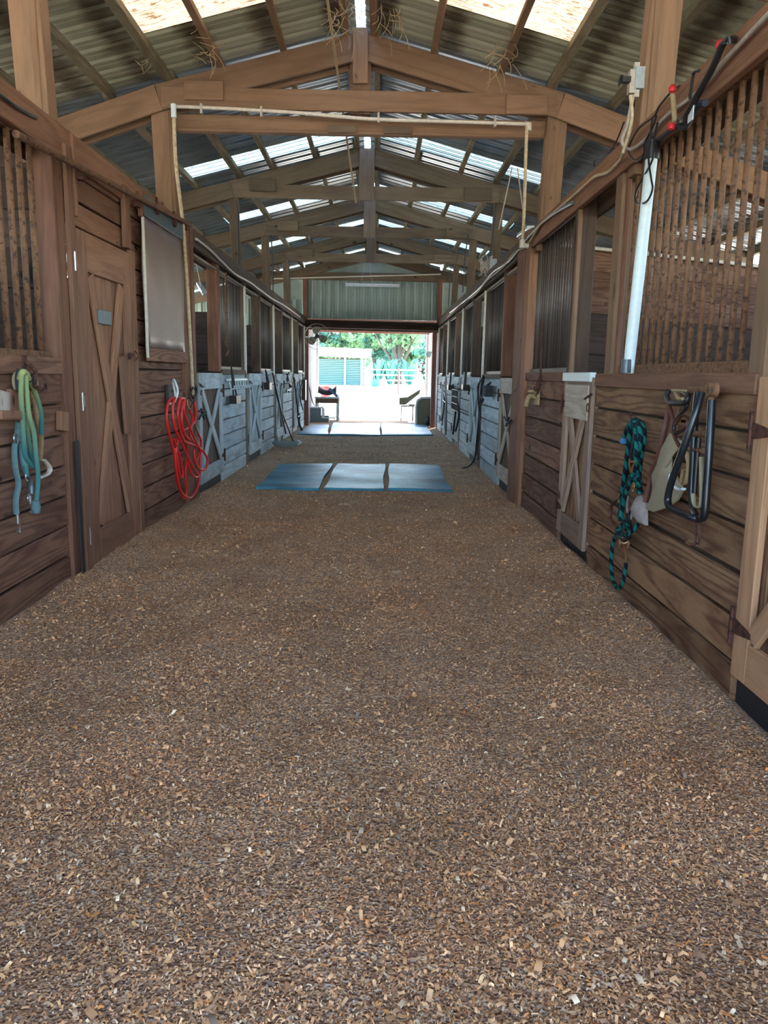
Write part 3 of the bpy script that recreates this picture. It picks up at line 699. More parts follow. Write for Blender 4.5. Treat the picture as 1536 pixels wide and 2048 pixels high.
# far bays: door, half wall, grille
bays = [(8.75, 10.05, 11.85), (12.15, 13.4, 15.0), (15.25, 16.4, 18.15), (18.45, 19.6, 21.0)]
bn = ['next beyond the {a}', 'second beyond the {a}', 'third beyond the {a}', 'last before the far doorway']
anc = {-1: 'red hose', 1: 'reddish post'}
for side in (-1, 1):
    sn = 'left' if side < 0 else 'right'
    for k, (a, b, c) in enumerate(bays):
        wh = MW['white']; where = bn[k].format(a=anc[side])
        dm = MW['white'] if k else (MW['white'] if side < 0 else MW['white_door'])
        xdoor(side, a, b, .13, 1.40, dm, f'whitewashed X-braced stall door on the {sn} wall, {where}', True, MW['far_brown'] if k == 0 else MW['white'], None)
        planks(side, b + .03, c, .0, 1.40, 7, wh)
        board('plank', (ax(side), b + .03, 1.415), (ax(side), c, 1.415), nv(side), .06, .034, MW['white'] if k else MW['far_brown'], wallR[side])
        grille(side, b + .1 if side > 0 else b - .1, c - .1, 1.46, 2.66, MW['rust_dark'], f'dark vertical bar grille on the {sn} wall, {where}', .0095, .1)
        post(side, b - .12 if side < 0 else b - .05, b + .02 if side < 0 else b + .09, ZB - .1, MW['post'] if k == 0 else MW['far_brown'], z0=1.42)
        post(side, c + .02, c + .16, ZB - .1, MW['far_brown']); board('edge_trim', (ax(side) - (.01 if side > 0 else -.01), c - .02, 1.4), (ax(side) - (.01 if side > 0 else -.01), c - .02, ZB - .26), nv(side), .04, .03, MW['pvc'], wallR[side])
        board('skirting', (ax(side) + (.06 if side > 0 else -.06), a, .05), (ax(side) + (.06 if side > 0 else -.06), b, .05), nv(side), .18, .05, MW['black_rubber'], wallR[side])
board('skirting', (XR + .06, 5.6, .05), (XR + .06, 6.5, .05), nv(1), .18, .05, MW['black_rubber'], wallR[1])

# tack-room door
d1 = root('door_1', (XL, 5.85, .03), 'tall brown tack-room door with a long X brace and grey plate', None, None, 'structure')
y0, y1, z0, z1 = 5.28, 6.40, .04, 2.33
tk = MW['tack']; n = 6; pw = (y1 - y0) / n
for i in range(n): board('plank', (XL - .01, y0 + pw * (i + .5), z0), (XL - .01, y0 + pw * (i + .5), z1), (1, 0, 0), pw - .003, .022, tk, d1)
xf = XL + .016
board('stile', (xf, y0 + .1, z0), (xf, y0 + .1, z1), (1, 0, 0), .2, .03, tk, d1); board('stile', (xf, y1 - .08, z0), (xf, y1 - .08, z1), (1, 0, 0), .16, .03, tk, d1)
board('rail', (xf, y0 + .2, z1 - .13), (xf, y1 - .16, z1 - .13), (1, 0, 0), .26, .03, tk, d1); board('rail', (xf, y0 + .2, z0 + .12), (xf, y1 - .16, z0 + .12), (1, 0, 0), .24, .03, tk, d1)
board('brace', (xf + .002, y0 + .24, z0 + .26), (xf + .002, y1 - .22, z1 - .28), (1, 0, 0), .11, .028, tk, d1)
board('brace', (xf + .008, y0 + .24, z1 - .28), (xf + .008, y1 - .22, z0 + .26), (1, 0, 0), .11, .028, tk, d1)
pc = P(208, 635, X=XL + .04); o = board('sign_plate', pc + Vector((0, -.13, .0)), pc + Vector((0, .13, -.0)), (1, 0, 0), .1, .02, MW['slate'], d1); o['label'] = 'small blank grey plate'
pa, pb = P(244, 712, X=XL + .045), P(256, 866, X=XL + .045); board('pull_board', pa, pb, (1, 0, 0), .13, .025, tk, d1)
for q in ((147, 522), (163, 803), (178, 1072)):
    c = P(q[0], q[1], X=XL + .035); mb = MB(); mb.tube([c + Vector((.008, 0, -.06)), c + Vector((.008, 0, .06))], .009, 8, smooth=False)
    mb.box(c + Vector((0, .03, 0)), (.006, .05, .07)); mb.box(c + Vector((0, -.02, 0)), (.006, .03, .08)); mb.build('hinge', MW['steel'], d1)
c = P(262, 710, X=XL + .05); mb = MB(); mb.box(c, (.02, .1, .03)); mb.box(c + Vector((.01, -.06, -.01)), (.02, .04, .05)); mb.tube([c + Vector((.015, .06, .03)), c + Vector((.03, .09, 0)), c + Vector((.015, .06, -.04))], .006, 6); o = mb.build('hasp', MW['iron'], d1)

# shutter with its rail
sh = root('sliding_shutter', (XL, 7.4, 1.5), 'dull pinkish grey sheet shutter hanging on a pipe rail, with a dark slate top band', 'shutter')
ya, yb = 6.70, 8.02
mb = MB(); nY, nZ = 12, 10; vv = []; ff = []
for i in range(nY + 1):
    for j in range(nZ + 1):
        y = ya + (yb - ya) * i / nY; z = 1.60 + (2.70 - 1.60) * j / nZ; vv.append(Vector((.006 * math.sin(i * 1.3 + j * .8), y - 7.4, z - 1.5)))
ff = [(i * (nZ + 1) + j, (i + 1) * (nZ + 1) + j, (i + 1) * (nZ + 1) + j + 1, i * (nZ + 1) + j + 1) for i in range(nY) for j in range(nZ)]
tme = mesh_from('panel', vv, ff, MW['tarp'], True); po_ = addmesh('panel', tme, sh, Matrix.Translation((XL + .05, 7.4, 1.5))); md = po_.modifiers.new('t', 'SOLIDIFY'); md.thickness = .012
board('top_band', (XL + .055, ya, 2.77), (XL + .055, yb, 2.78), (1, 0, 0), .17, .02, MW['slate'], sh)
board('bottom_board', (XL + .05, ya + .02, 1.55), (XL + .05, yb, 1.55), (1, 0, 0), .11, .03, nl, sh)
board('edge_strip', (XL + .06, ya - .01, 1.52), (XL + .06, ya - .01, 2.72), (1, 0, 0), .03, .02, MW['pvc'], sh)
board('edge_block', (XL + .05, ya - .02, 2.66), (XL + .05, ya - .02, 2.86), (1, 0, 0), .05, .04, nl, sh)
for y in (7.08, 7.66): mb = MB(); mb.lathe([(0, .0), (.045, .0), (.045, .02), (.02, .03), (0, .03)], 14, (XL + .066, y, 2.80), 'X'); mb.box((XL + .07, y, 2.84), (.012, .04, .12)); mb.build('roller', MW['iron'], sh)
ra = P(32, 268, X=XL + .09); rb = Vector((XL + .09, 8.2, 2.88))
tr_ = root('shutter_rail', (ra + rb) / 2, 'rusty pipe rail running above the tack-room door and shutter', 'rail')
mb = MB(); mb.tube([ra, rb], .021, 10, smooth=False); mb.build('pipe', MW['rust'], tr_)
for y in (5.35, 6.55, 8.1):
    t = (y - ra.y) / (rb.y - ra.y); c = ra.lerp(rb, t); mb = MB(); mb.box(c + Vector((-.03, 0, -.04)), (.05, .06, .05)); mb.build('bracket', MW['iron'], tr_, False)

# ------------------------------------------------------------------ rubber mats
def stall_mat(cs, label, group, ribs=False):
    c0 = sum((Vector(c) for c in cs), Vector()) / 4; nU, nV = 16, 14; vv = []
    for i in range(nU + 1):
        for j in range(nV + 1):
            u, v = i / nU, j / nV
            p = (Vector(cs[0]) * (1 - u) + Vector(cs[1]) * u) * (1 - v) + (Vector(cs[3]) * (1 - u) + Vector(cs[2]) * u) * v
            k = .012 + .006 * math.sin(p.x * 3 + p.y * 2) + .004 * math.sin(p.y * 5 + p.x)
            p += Vector((.02 * math.sin(v * 7 + u * 2), .03 * math.sin(u * 6 + v), 0)) * (1 if 0 else .6)
            vv.append(Vector((p.x - c0.x, p.y - c0.y, k + .022)))
    n1 = (nU + 1) * (nV + 1); top = list(vv); vv = vv + [Vector((v.x, v.y, .0)) for v in vv]
    ff = []
    for i in range(nU):
        for j in range(nV):
            a = i * (nV + 1) + j; b = a + nV + 1; ff.append((a, b, b + 1, a + 1))
    edge = [i * (nV + 1) for i in range(nU + 1)] + [nU * (nV + 1) + j for j in range(1, nV + 1)] + [i * (nV + 1) + nV for i in range(nU - 1, -1, -1)] + [j for j in range(nV - 1, 0, -1)]
    for k in range(len(edge)): a, b = edge[k], edge[(k + 1) % len(edge)]; ff.append((a, a + n1, b + n1, b))
    o = addmesh('rubber_mat', mesh_from('rubber_mat', vv, ff, MW['mat'], False), None, Matrix.Translation((c0.x, c0.y, 0)))
    tag(o, label, 'mat', group)
    if ribs:
        L = (Vector(cs[1]) - Vector(cs[0])).length; mb = MB()
        for q in range(28):
            u = (q + .5) / 28; a = Vector(cs[0]).lerp(Vector(cs[1]), u); b = Vector(cs[3]).lerp(Vector(cs[2]), u); b = a.lerp(b, .6); a = a.lerp(b, .04)
            mb.tube([(a.x, a.y, .036), (b.x, b.y, .036)], .012, 5, smooth=False)
        mb.build('rib_strips', MW['mat'], o, True)['kind'] = 'stuff'
    return o
gN = 'rubber mats laid across the near end of the aisle'; gF = 'rubber mats laid inside the far doorway'
stall_mat([(-1.50, 9.3, 0), (-.74, 9.35, 0), (-.72, 11.95, 0), (-1.52, 11.75, 0)], 'black rubber mat with painted blue sky reflection, nearer row, the one towards the left stalls', gN)
stall_mat([(-.67, 9.38, 0), (.06, 9.4, 0), (.10, 12.1, 0), (-.64, 12.0, 0)], 'black rubber mat with painted blue sky reflection, middle one of the nearer row', gN)
stall_mat([(.12, 9.42, 0), (.90, 9.4, 0), (.93, 12.05, 0), (.17, 12.15, 0)], 'black rubber mat with painted blue sky reflection, nearer row, the one towards the right stalls', gN)
stall_mat([(-1.92, 18.0, 0), (-1.19, 17.95, 0), (-1.40, 21.4, 0), (-1.85, 21.35, 0)], 'black rubber mat with painted blue sky reflection, far row by the doorway, below the fan', gF)
stall_mat([(-1.16, 17.95, 0), (.02, 18.1, 0), (.02, 22.6, 0), (-1.32, 22.3, 0)], 'black rubber mat with painted blue sky reflection, far row by the doorway, middle and largest', gF)
stall_mat([(.06, 18.15, 0), (1.28, 18.4, 0), (1.30, 22.3, 0), (.06, 22.6, 0)], 'ribbed black rubber mat with painted blue sky reflection, far row by the doorway, before the rubbish bin', gF, True)
# ------------------------------------------------------------------ things hung on the left wall
XA = XL + .03                             # just off the aisle face
def Z3(x, y, ox, oy, s): return (ox + x / s, oy + y / s)
def hx(pts, ox, oy, s, X, dx=None):
    out = []
    for i, q in enumerate(pts):
        a, b = Z3(q[0], q[1], ox, oy, s); e = q[2] if len(q) > 2 else 0
        out.append(P(a, b, X=X + (e if X < 0 else -e)))
    return out
# red hose
hs = root('garden_hose', P(365, 800, X=XL + .05), 'coiled bright red hose hanging by the reddish post on the left wall', 'hose')
S = 7.586; strands = [
    [(480, 450, .02), (400, 425, .05), (240, 440, .06), (180, 600, .05), (190, 850, .05), (250, 1100, .05), (310, 1400, .05), (340, 1700, .05), (440, 1945, .06), (478, 1850, .06), (462, 1550, .07), (490, 1250, .07), (480, 1000, .08)],
    [(460, 440, .03), (310, 430, .09), (270, 620, .09), (310, 900, .10), (410, 1120, .10), (520, 1370, .10), (620, 1540, .10), (668, 1600, .10), (600, 1625, .10), (525, 1500, .09), (490, 1250, .09)],
    [(470, 440, .03), (385, 440, .11), (345, 640, .11), (370, 850, .11), (440, 1070, .11), (610, 1150, .12), (720, 1220, .12), (795, 1360, .12), (770, 1500, .12), (690, 1510, .11), (620, 1400, .11), (590, 1200, .10)],
    [(440, 450, .12), (405, 600, .12), (410, 830, .12), (460, 990, .12), (530, 1060, .11)],
    [(450, 450, .13), (440, 620, .13), (510, 830, .13), (590, 1020, .13), (690, 1220, .13)],
    [(590, 480, .03), (622, 640, .06), (600, 780, .07), (540, 860, .07), (530, 1000, .07), (660, 1200, .07), (650, 1330, .07), (600, 1400, .07)],
    [(520, 620, .03), (570, 700, .04), (560, 830, .05)],
    [(300, 1180, .07), (320, 1500, .07), (400, 1850, .07), (540, 1940, .07), (640, 1790, .07), (682, 1550, .07), (690, 1300, .07), (700, 1080, .06), (650, 960, .05)],
    [(290, 1050, .08), (380, 1330, .08), (420, 1560, .08), (390, 1620, .08), (340, 1400, .08), (330, 1150, .08), (380, 950, .08), (520, 880, .08)]]
for i, st in enumerate(strands):
    st = [(q[0], q[1], q[2] + .025) for q in st]
    mb = MB(); mb.tube(hx(st, 310, 740, S, XL), .0125, 8, 7); mb.build('coil', MW['red'], hs)
mb = MB(); mb.tube(hx([(615, 860, .07), (660, 960, .08), (705, 1060, .08)], 310, 740, S, XL), .013, 8); mb.build('nozzle', MW['steel'], hs)
mb = MB()
for a in ([(440, 350, .05), (480, 450, .10), (500, 580, .12)], [(500, 430, .06), (470, 520, .1), (520, 600, .12)]): mb.tube(hx(a, 310, 740, S, XL), .008, 6)
mb.build('snap_hooks', MW['brass'], hs)
mb = MB(); 
for a in ([(600, 210, .03), (560, 300, .06), (500, 430, .07)], [(640, 260, .03), (620, 400, .06), (540, 560, .08)], [(590, 230, .04), (640, 340, .05), (560, 470, .07), (520, 380, .06)], [(630, 230, .04), (540, 330, .05), (600, 480, .07)], [(570, 260, .07), (620, 330, .08), (580, 420, .08)]): mb.tube(hx(a, 310, 740, S, XL), .007, 6)
cb = mb.build('chain_bundle', MW['black'], None, True, P(388, 790, X=XL)); tag(cb, 'tangled black chains and straps at the foot of the white pipe', 'chain')
c = P(335, 786, X=XL + .02)
br = root('hose_bracket', c, 'white metal loop bracket screwed to the plank wall above the red hose', 'bracket')
mb = MB(); mb.tube([c + Vector((.02, -.07, -.10)), c + Vector((.08, -.07, -.08)), c + Vector((.11, -.05, .02)), c + Vector((.06, .03, .12)), c + Vector((.03, .1, .1)), c + Vector((.04, .13, -.04)), c + Vector((.03, .06, -.1))], .011, 8, 6, True); mb.build('loop', MW['pvc_white'], br)
mb = MB(); mb.box(c + Vector((.005, .02, -.02)), (.02, .12, .2)); mb.build('back_plate', MW['black'], br, False)

# white pipe down the left post
c0 = P(347, 215, Y=7.93)
pp = root('water_pipe', (c0.x, 8.0, 2.0), 'pale plastic pipe running down the left post to the red hose', 'pipe')
mb = MB(); q = [c0, P(352, 330, Y=8.0), P(366, 450, Y=8.02), P(376, 600, X=XL + .06), P(386, 790, X=XL + .045)]; mb.tube(q, .018, 8, 5); mb.build('pipe', MW['pvc_stained'], pp)
mb = MB(); mb.tube([c0 + Vector((0, 0, -.09)), c0 + Vector((0, 0, .03))], .026, 8, smooth=False); mb.build('coupling', MW['pvc_white'], pp)
# pipe along the tie beam and down on the right
ya_ = 7.98
pts = [P(350, 213, Y=ya_), P(450, 217, Y=ya_), P(600, 226, Y=ya_), P(740, 238, Y=ya_), P(900, 243, Y=ya_), P(1050, 248, Y=ya_)]
pq = root('overhead_pipe', pts[3], 'white plastic pipe strung along the tan truss tie beam, dropping at its right end', 'pipe')
mb = MB(); mb.tube(pts, .017, 8, 4); mb.build('pipe', MW['pvc'], pq)
mb = MB(); mb.tube([pts[-1] + Vector((.02, 0, .01)), P(1052, 300, Y=ya_), P(1049, 400, Y=ya_), P(1045, 490, Y=ya_)], .016, 8, 4); o = mb.build('drop_pipe', MW['pvc_stained'], pq)
mb = MB(); a = P(1045, 490, Y=ya_); mb.tube([a + Vector((0, 0, .05)), a + Vector((0, 0, -.03))], .03, 8, smooth=False); mb.tube([a, a + Vector((.06, 0, -.01))], .024, 8, smooth=False); mb.build('elbow', MW['pvc'], pq); mb = MB(); mb.tube([pts[-1] + Vector((-.0, 0, 0)), pts[-1] + Vector((.04, 0, 0)), pts[-1] + Vector((.04, 0, -.06))], .027, 8, smooth=False); mb.build('elbow', MW['pvc'], pq)
for q in ((403, 222), (523, 228), (757, 240), (990, 248)): a = P(q[0], q[1] - 4, Y=ya_); mb = MB(); mb.box(a, (.02, .05, .09)); mb.build('pipe_clip', MW['conduit'], pq, False)

# hanging cord from the ridge
r0 = Vector((P(655, 0, Y=6.6).x, 6.6, P(655, 0, Y=6.6).z)); r1 = P(712, 405, Y=11.7)
mb = MB(); mb.tube([r0 + (r0 - r1) * .12, r0, r0.lerp(r1, .5) + Vector((0, 0, -.02)), r1], .011, 6); tag(mb.build('pull_cord', MW['rope_hemp'], None, True, r0), 'long hemp cord slanting from the roof down past the tan truss', 'cord')

# green lead rope and halter on the hook, left edge
S = 4.876; OX, OY = 0, 680
def g(pts): return hx(pts, OX, OY, S, XL)
hk = P(45, 722, X=XL + .02)
lr = root('lead_rope', P(47, 745, X=XL + .06), 'faded green to turquoise lead rope looped over the hook at the left edge', 'rope')
MB.norm = True
for st in ([(210, 330, .09), (205, 500, .09), (215, 700, .08), (230, 950, .08), (250, 1130, .07), (320, 1230, .07)], [(250, 335, .10), (262, 520, .10), (285, 740, .10), (330, 900, .10), (350, 1100, .10), (372, 1350, .10), (350, 1620, .10)],
           [(240, 1000, .05), (250, 1200, .05), (262, 1330, .05)], [(300, 420, .05), (360, 560, .05), (400, 720, .05), (405, 920, .05)], [(245, 720, .05), (270, 900, .05), (300, 1120, .05), (330, 1240, .05)]):
    mb = MB(); mb.tube(g(st), .0145, 8, 6); mb.build('strand', MW['rope_green'], lr)
mb = MB(); mb.tube(g([(195, 380, .08), (215, 318, .10), (250, 322, .10), (275, 380, .09)]), .018, 8, 5); mb.build('top_loop', MW['lightgreen'], lr)
MB.norm = False
mb = MB(); a = g([(350, 1620, .1)])[0]; mb.lathe([(0, -.045), (.02, -.04), (.028, -.01), (.02, .03), (0, .035)], 10, a); mb.build('rope_end', MW['teal'], lr)
ht = root('halter', P(45, 860, X=XL + .04), 'grey teal webbing halter with worn orange noseband on the left edge hook', 'halter')
for nm, mt, fl_, st in (('cheek_strap', 'teal', .5, [(175, 790, .03), (165, 950, .03), (140, 1050, .03), (150, 1250, .03), (180, 1400, .03), (155, 1560, .03), (160, 1700, .03)]),
                        ('crown_strap', 'halter', .5, [(180, 800, .04), (205, 980, .04), (215, 1150, .04), (250, 1290, .04)]),
                        ('noseband', 'web', .5, [(300, 480, .03), (345, 640, .03), (370, 800, .03), (400, 960, .03), (385, 1180, .03)]),
                        ('chin_strap', 'pvc', .5, [(430, 1170, .03), (485, 1250, .03), (460, 1310, .03), (395, 1340, .03)]),
                        ('throat_strap', 'slate', .5, [(265, 1310, .04), (295, 1400, .04), (300, 1500, .04)])):
    mb = MB(); mb.tube(g(st), .017, 6, 6, flat=fl_); mb.build(nm, MW[mt], ht)
mb = MB()
for q in ((150, 960, .04), (215, 980, .04), (265, 1330, .05), (285, 1545, .05)): a = g([q])[0]; mb = MB(); mb.tube([a + Vector((0, .02 * math.cos(t), .025 * math.sin(t))) for t in np.linspace(0, 2 * PI, 9)[:-1]], .005, 5, 2, True); mb.build('ring', MW['steel'], ht)
for q in ((295, 1600, .05), (175, 1790, .04)): a = g([q])[0]; mb = MB(); mb.tube([a + Vector((0, 0, .05)), a], .008, 6, smooth=False); mb.tube([a, a + Vector((0, .018, -.02)), a + Vector((0, .01, -.05)), a + Vector((0, -.01, -.04))], .006, 6); mb.build('snap', MW['steel'], ht)
hh = root('wall_hook', hk, 'rusty hook with a pale spool and dark blue band on the left edge planks', 'hook')
mb = MB(); a = g([(235, 200, .02)])[0]; mb.tube([a, a + Vector((.06, 0, -.06)), a + Vector((.05, 0, -.14)), a + Vector((.1, 0, -.16))], .012, 8); mb.box(a + Vector((-.0, 0, -.05)), (.015, .04, .16)); mb.build('hook', MW['iron'], hh)
a = g([(165, 410, .02)])[0]; mb = MB(); mb.lathe([(0, 0), (.06, 0), (.06, .012), (.035, .02), (.03, .035), (.045, .045), (0, .045)], 18, a, 'X'); mb.build('spool', MW['canvas'], hh)
a = g([(120, 400, .02)])[0]; mb = MB(); mb.tube([a + Vector((.04, .03 * math.cos(t), .06 * math.sin(t))) for t in np.linspace(0, 2 * PI, 13)[:-1]], .01, 6, 2, True); mb.build('band', MW['dark_cloth'], hh)
a = g([(290, 415, .02)])[0]; mb = MB(); mb.lathe([(0, 0), (.05, 0), (.05, .03), (.0, .035)], 16, a, 'X'); mb.build('knob', MW['black'], hh)
lb = root('ledge_block', P(25, 810, X=XL), 'two weathered wood blocks nailed below the left edge hook', 'wood block')
a = P(-20, 830, X=XL + .04); b = P(22, 830, X=XL + .04); board('shelf_block', a, b, (0, 0, 1), .12, .05, MW['tack'], lb)
a = P(3, 782, X=XL + .02); b = P(3, 832, X=XL + .02); board('back_block', a, b, (1, 0, 0), .12, .04, MW['white_door'], lb); a = P(27, 780, X=XL + .025); b = P(27, 832, X=XL + .025); board('back_block', a, b, (1, 0, 0), .12, .03, MW['tack'], lb)
a = P(125, 823, X=XL + .02); b = P(125, 862, X=XL + .02); o = board('nailed_block', a, b, (1, 0, 0), .12, .04, MW['tack']); tag(o, 'small wood block nailed beside the tall door post on the left planks', 'wood block')

# ------------------------------------------------------------------ things on the right wall
S = 5.536; OX, OY = 1200, 820
def r(pts, k=0): return hx(pts, OX, OY, S, XR)
tr1 = root('lead_rope', P(1262, 900, X=XR - .05), 'thick twisted teal and black lead rope bundled on a nail, right plank wall', 'rope')
for i, (st, rr) in enumerate(([[(390, 110, .05), (470, 180, .06), (480, 330, .06), (450, 500, .06), (425, 700, .06), (440, 930, .05)], .019], [[(370, 120, .08), (430, 190, .09), (440, 350, .09), (410, 520, .09), (400, 700, .08), (420, 850, .08)], .018],
                 [[(360, 110, .06), (330, 180, .07), (325, 350, .07), (300, 480, .07), (280, 650, .07), (255, 820, .07), (235, 1000, .07), (215, 1200, .07)], .013], [[(340, 140, .05), (285, 240, .06), (262, 320, .06)], .013],
                 [[(380, 130, .10), (395, 300, .11), (400, 500, .11), (360, 700, .11), (300, 840, .11), (270, 960, .1), (235, 1100, .1), (225, 1230, .1)], .016], [[(430, 750, .1), (340, 790, .11), (300, 880, .11), (255, 1010, .1)], .014],
                 [[(420, 1260, .05), (370, 1330, .06), (310, 1340, .07), (250, 1260, .07), (220, 1330, .07), (160, 1420, .05), (130, 1560, .05), (125, 1750, .05), (150, 1900, .05), (205, 1975, .05), (255, 1900, .05), (275, 1780, .05), (290, 1700, .05)], .013],
                 [[(215, 1150, .09), (280, 1250, .09), (330, 1350, .09), (270, 1390, .08), (200, 1330, .08)], .013])):
    mb = MB(); mb.tube(r(st), rr, 8, 7); mb.build('strand', MW['rope_teal'], tr1)
mb = MB(); a = r([(260, 345, .06)])[0]; mb.lathe([(0, -.022), (.022, -.015), (.026, .0), (.014, .022), (0, .025)], 12, a); mb.build('rope_end', MW['blue_cloth'], tr1)
mb = MB(); mb.tube(r([(330, 545, .14), (325, 600, .14), (345, 690, .14), (365, 620, .14), (385, 570, .14), (350, 575, .14)]), .006, 6, 5, True); mb.build('brass_snap', MW['brass'], tr1)
mb = MB(); mb.tube(r([(345, 30, -.02), (330, 60, .03), (350, 100, .06)]), .005, 6); mb.tube(r([(310, 45, .04), (345, 40, .04)]), .006, 6, smooth=False)
tag(mb.build('wall_nail', MW['iron'], None, True, P(1262, 830, X=XR)), 'bent rusty nail that carries the teal rope', 'nail')
h2 = root('halter', P(1245, 1000, X=XR - .04), 'dark leather halter with brass fittings hanging below the teal rope', 'halter')
for nm, mt, st, rr in (('cheek_strap', 'black', [(370, 200, .04), (350, 400, .05), (300, 700, .05), (240, 900, .05), (215, 980, .05)], .011), ('crown_strap', 'black', [(375, 250, .04), (360, 480, .04), (320, 700, .04)], .012),
                       ('noseband', 'leather', [(215, 980, .05), (130, 1050, .04), (110, 1180, .04), (160, 1270, .04)], .012), ('chin_strap', 'black', [(200, 1300, .06), (200, 1400, .06), (300, 1430, .06), (330, 1330, .06), (310, 1150, .06)], .02), ('pad', 'fleece', [(310, 950, .05), (300, 1100, .05), (340, 1200, .05), (370, 1080, .05)], .014)):
    mb = MB(); mb.tube(r(st), rr, 6, 6, flat=.6); mb.build(nm, MW[mt], h2)
mb = MB()
for q in ((210, 975, .07), (215, 1480, .07), (310, 1490, .07), (370, 850, .12)): a = r([q])[0]; mb = MB(); mb.tube([a + Vector((0, .018 * math.cos(t), .024 * math.sin(t))) for t in np.linspace(0, 2 * PI, 9)[:-1]], .0045, 5, 2, True); mb.build('brass_ring', MW['brass'], h2)
mb = MB(); mb.tube(r([(270, 1500, .07), (285, 1620, .07), (280, 1680, .07)]), .006, 6); mb.tube(r([(215, 1450, .07), (270, 1480, .07), (320, 1460, .07)]), .006, 6); mb.build('brass_snap', MW['brass'], h2)
# padded girth with fleece ends
S = 5.85; OX, OY = 1270, 760
gr = root('girth', P(1330, 930, X=XR - .06), 'tan canvas girth with brown leather strap and grey fleece end on the right wall', 'girth')
out = [(430, 620), (550, 710), (530, 800), (440, 890), (430, 1050), (480, 1090), (560, 1230), (575, 1300), (520, 1400), (430, 1470), (370, 1500), (240, 1545), (150, 1510), (210, 1400), (225, 1250), (215, 1110), (270, 1000), (330, 800)]
def slabX(pts, e, th, name, mat, par, bul=.012):
    P_ = r([(a, b, e) for a, b in pts]); c = sum(P_, Vector()) / len(P_); mb = MB(); n = len(P_)
    rings = [(1.0, 0), (1.0, th * .6), (.82, th), (.45, th + bul)]
    for k, (s_, d) in enumerate(rings):
        for q in P_: mb.v.append(c + (q - c) * s_ + Vector((-d, 0, 0))); mb.uv.append((0, 0))
    for k in range(3):
        for i in range(n): mb.f.append((k * n + i, k * n + (i + 1) % n, (k + 1) * n + (i + 1) % n, (k + 1) * n + i))
    mb.f.append(tuple(range(3 * n, 4 * n))); mb.f.append(tuple(range(n))[::-1]); return mb.build(name, mat, par)
slabX(out, .05, .02, 'pad', MW['canvas'], gr)
slabX([(60, 1360), (110, 1350), (150, 1440), (155, 1700), (80, 1680), (20, 1600), (0, 1500)], .05, .03, 'fleece_end', MW['fleece'], gr, .02)
mb = MB(); mb.tube(r([(390, 330, .05), (370, 480, .05), (320, 700, .06), (260, 950, .06), (190, 1120, .06), (165, 1260, .06), (120, 1430, .07)]), .016, 6, 6, flat=.5); mb.build('strap', MW['leather'], gr)
mb = MB(); mb.tube(r([(400, 300, .06), (440, 450, .06), (460, 640, .06), (520, 780, .08)]), .012, 6, 6, flat=.5); mb.tube(r([(470, 600, .07), (590, 560, .08), (620, 450, .07), (540, 420, .07), (470, 520, .07)]), .011, 6, 6, flat=.5); mb.build('loop_strap', MW['leather'], gr)
mb = MB(); mb.tube(r([(470, 1250, .09), (520, 1285, .09), (570, 1275, .09)]), .014, 6, 6, flat=.5); mb.tube(r([(410, 1100, .09), (405, 1200, .09), (440, 1250, .09)]), .007, 6); mb.build('white_tag', MW['pvc_white'], gr)
mb = MB(); mb.tube(r([(600, 830, .05), (630, 1000, .05), (600, 1190, .05), (550, 1200, .05), (570, 1050, .06)]), .013, 6, 6, flat=.5); mb.build('rear_strap', MW['web'], gr)
# folding saddle rack
sr = root('saddle_rack', P(1385, 800, X=XR - .06), 'folded black tube saddle rack hanging on a rusty pipe bracket, right wall', 'saddle rack')
mb = MB(); mb.tube(r([(780, 150, .16), (700, 420, .19), (560, 820, .22), (430, 1180, .23), (385, 1380, .23), (400, 1480, .23), (470, 1530, .22), (640, 1600, .2), (720, 1625, .18)]), .0165, 10, 6); mb.build('front_tube', MW['black_tube'], sr)
mb = MB(); mb.tube(r([(900, 240, .12), (870, 800, .13), (840, 1250, .13), (815, 1560, .13), (780, 1620, .13), (720, 1625, .14)]), .0175, 10, 6); mb.build('rear_tube', MW['black_tube'], sr)
mb = MB(); mb.tube(r([(735, 140, .1), (700, 500, .1), (680, 900, .1), (660, 1300, .1), (680, 1500, .1), (720, 1600, .12)]), .016, 10, 6); mb.tube(r([(745, 680, .1), (720, 1000, .1), (695, 1330, .1)]), .013, 8, 6); mb.build('inner_tube', MW['black_tube'], sr)
mb = MB(); mb.tube(r([(680, 1330, .12), (695, 1450, .12), (735, 1490, .12), (775, 1440, .12), (780, 1200, .12), (775, 900, .12)]), .011, 8, 6, flat=.6); mb.build('web_sling', MW['canvas'], sr)
mb = MB(); mb.tube(r([(670, 625, .12), (850, 635, .12)]), .014, 8, smooth=False); mb.tube(r([(620, 805, .1), (800, 830, .1)]), .012, 8, smooth=False); mb.build('crossbar', MW['rust'], sr)
mb = MB(); mb.tube(r([(705, 1640, .13), (705, 1900, .13), (650, 1930, .16), (590, 1890, .18), (600, 1860, .18)]), .0055, 6, 5); mb.tube(r([(740, 1640, .13), (755, 1890, .13), (710, 1910, .14), (650, 1930, .16)]), .0055, 6, 5); mb.build('wire_hook', MW['iron'], sr)
bk = root('pipe_bracket', P(1400, 780, X=XR - .03), 'rusty pipe bracket on a board with black hose loops, right wall under the bars', 'bracket')
mb = MB(); a = r([(660, 115, .05)])[0]; b = r([(900, 115, .09)])[0]; mb.tube([a, b], .02, 10, smooth=False); mb.tube([b + Vector((.02, 0, 0)), b + Vector((-.025, .0, 0))], .034, 12, smooth=False); mb.tube([b + Vector((0, 0, .0)), b + Vector((-.0, 0, -.12))], .015, 8, smooth=False); mb.build('pipe', MW['rust'], bk)
a = r([(470, 20, -.01)])[0]; b = r([(440, 660, -.01)])[0]; board('mount_board', a, b, (1, 0, 0), .16, .025, MW['tack'], bk)
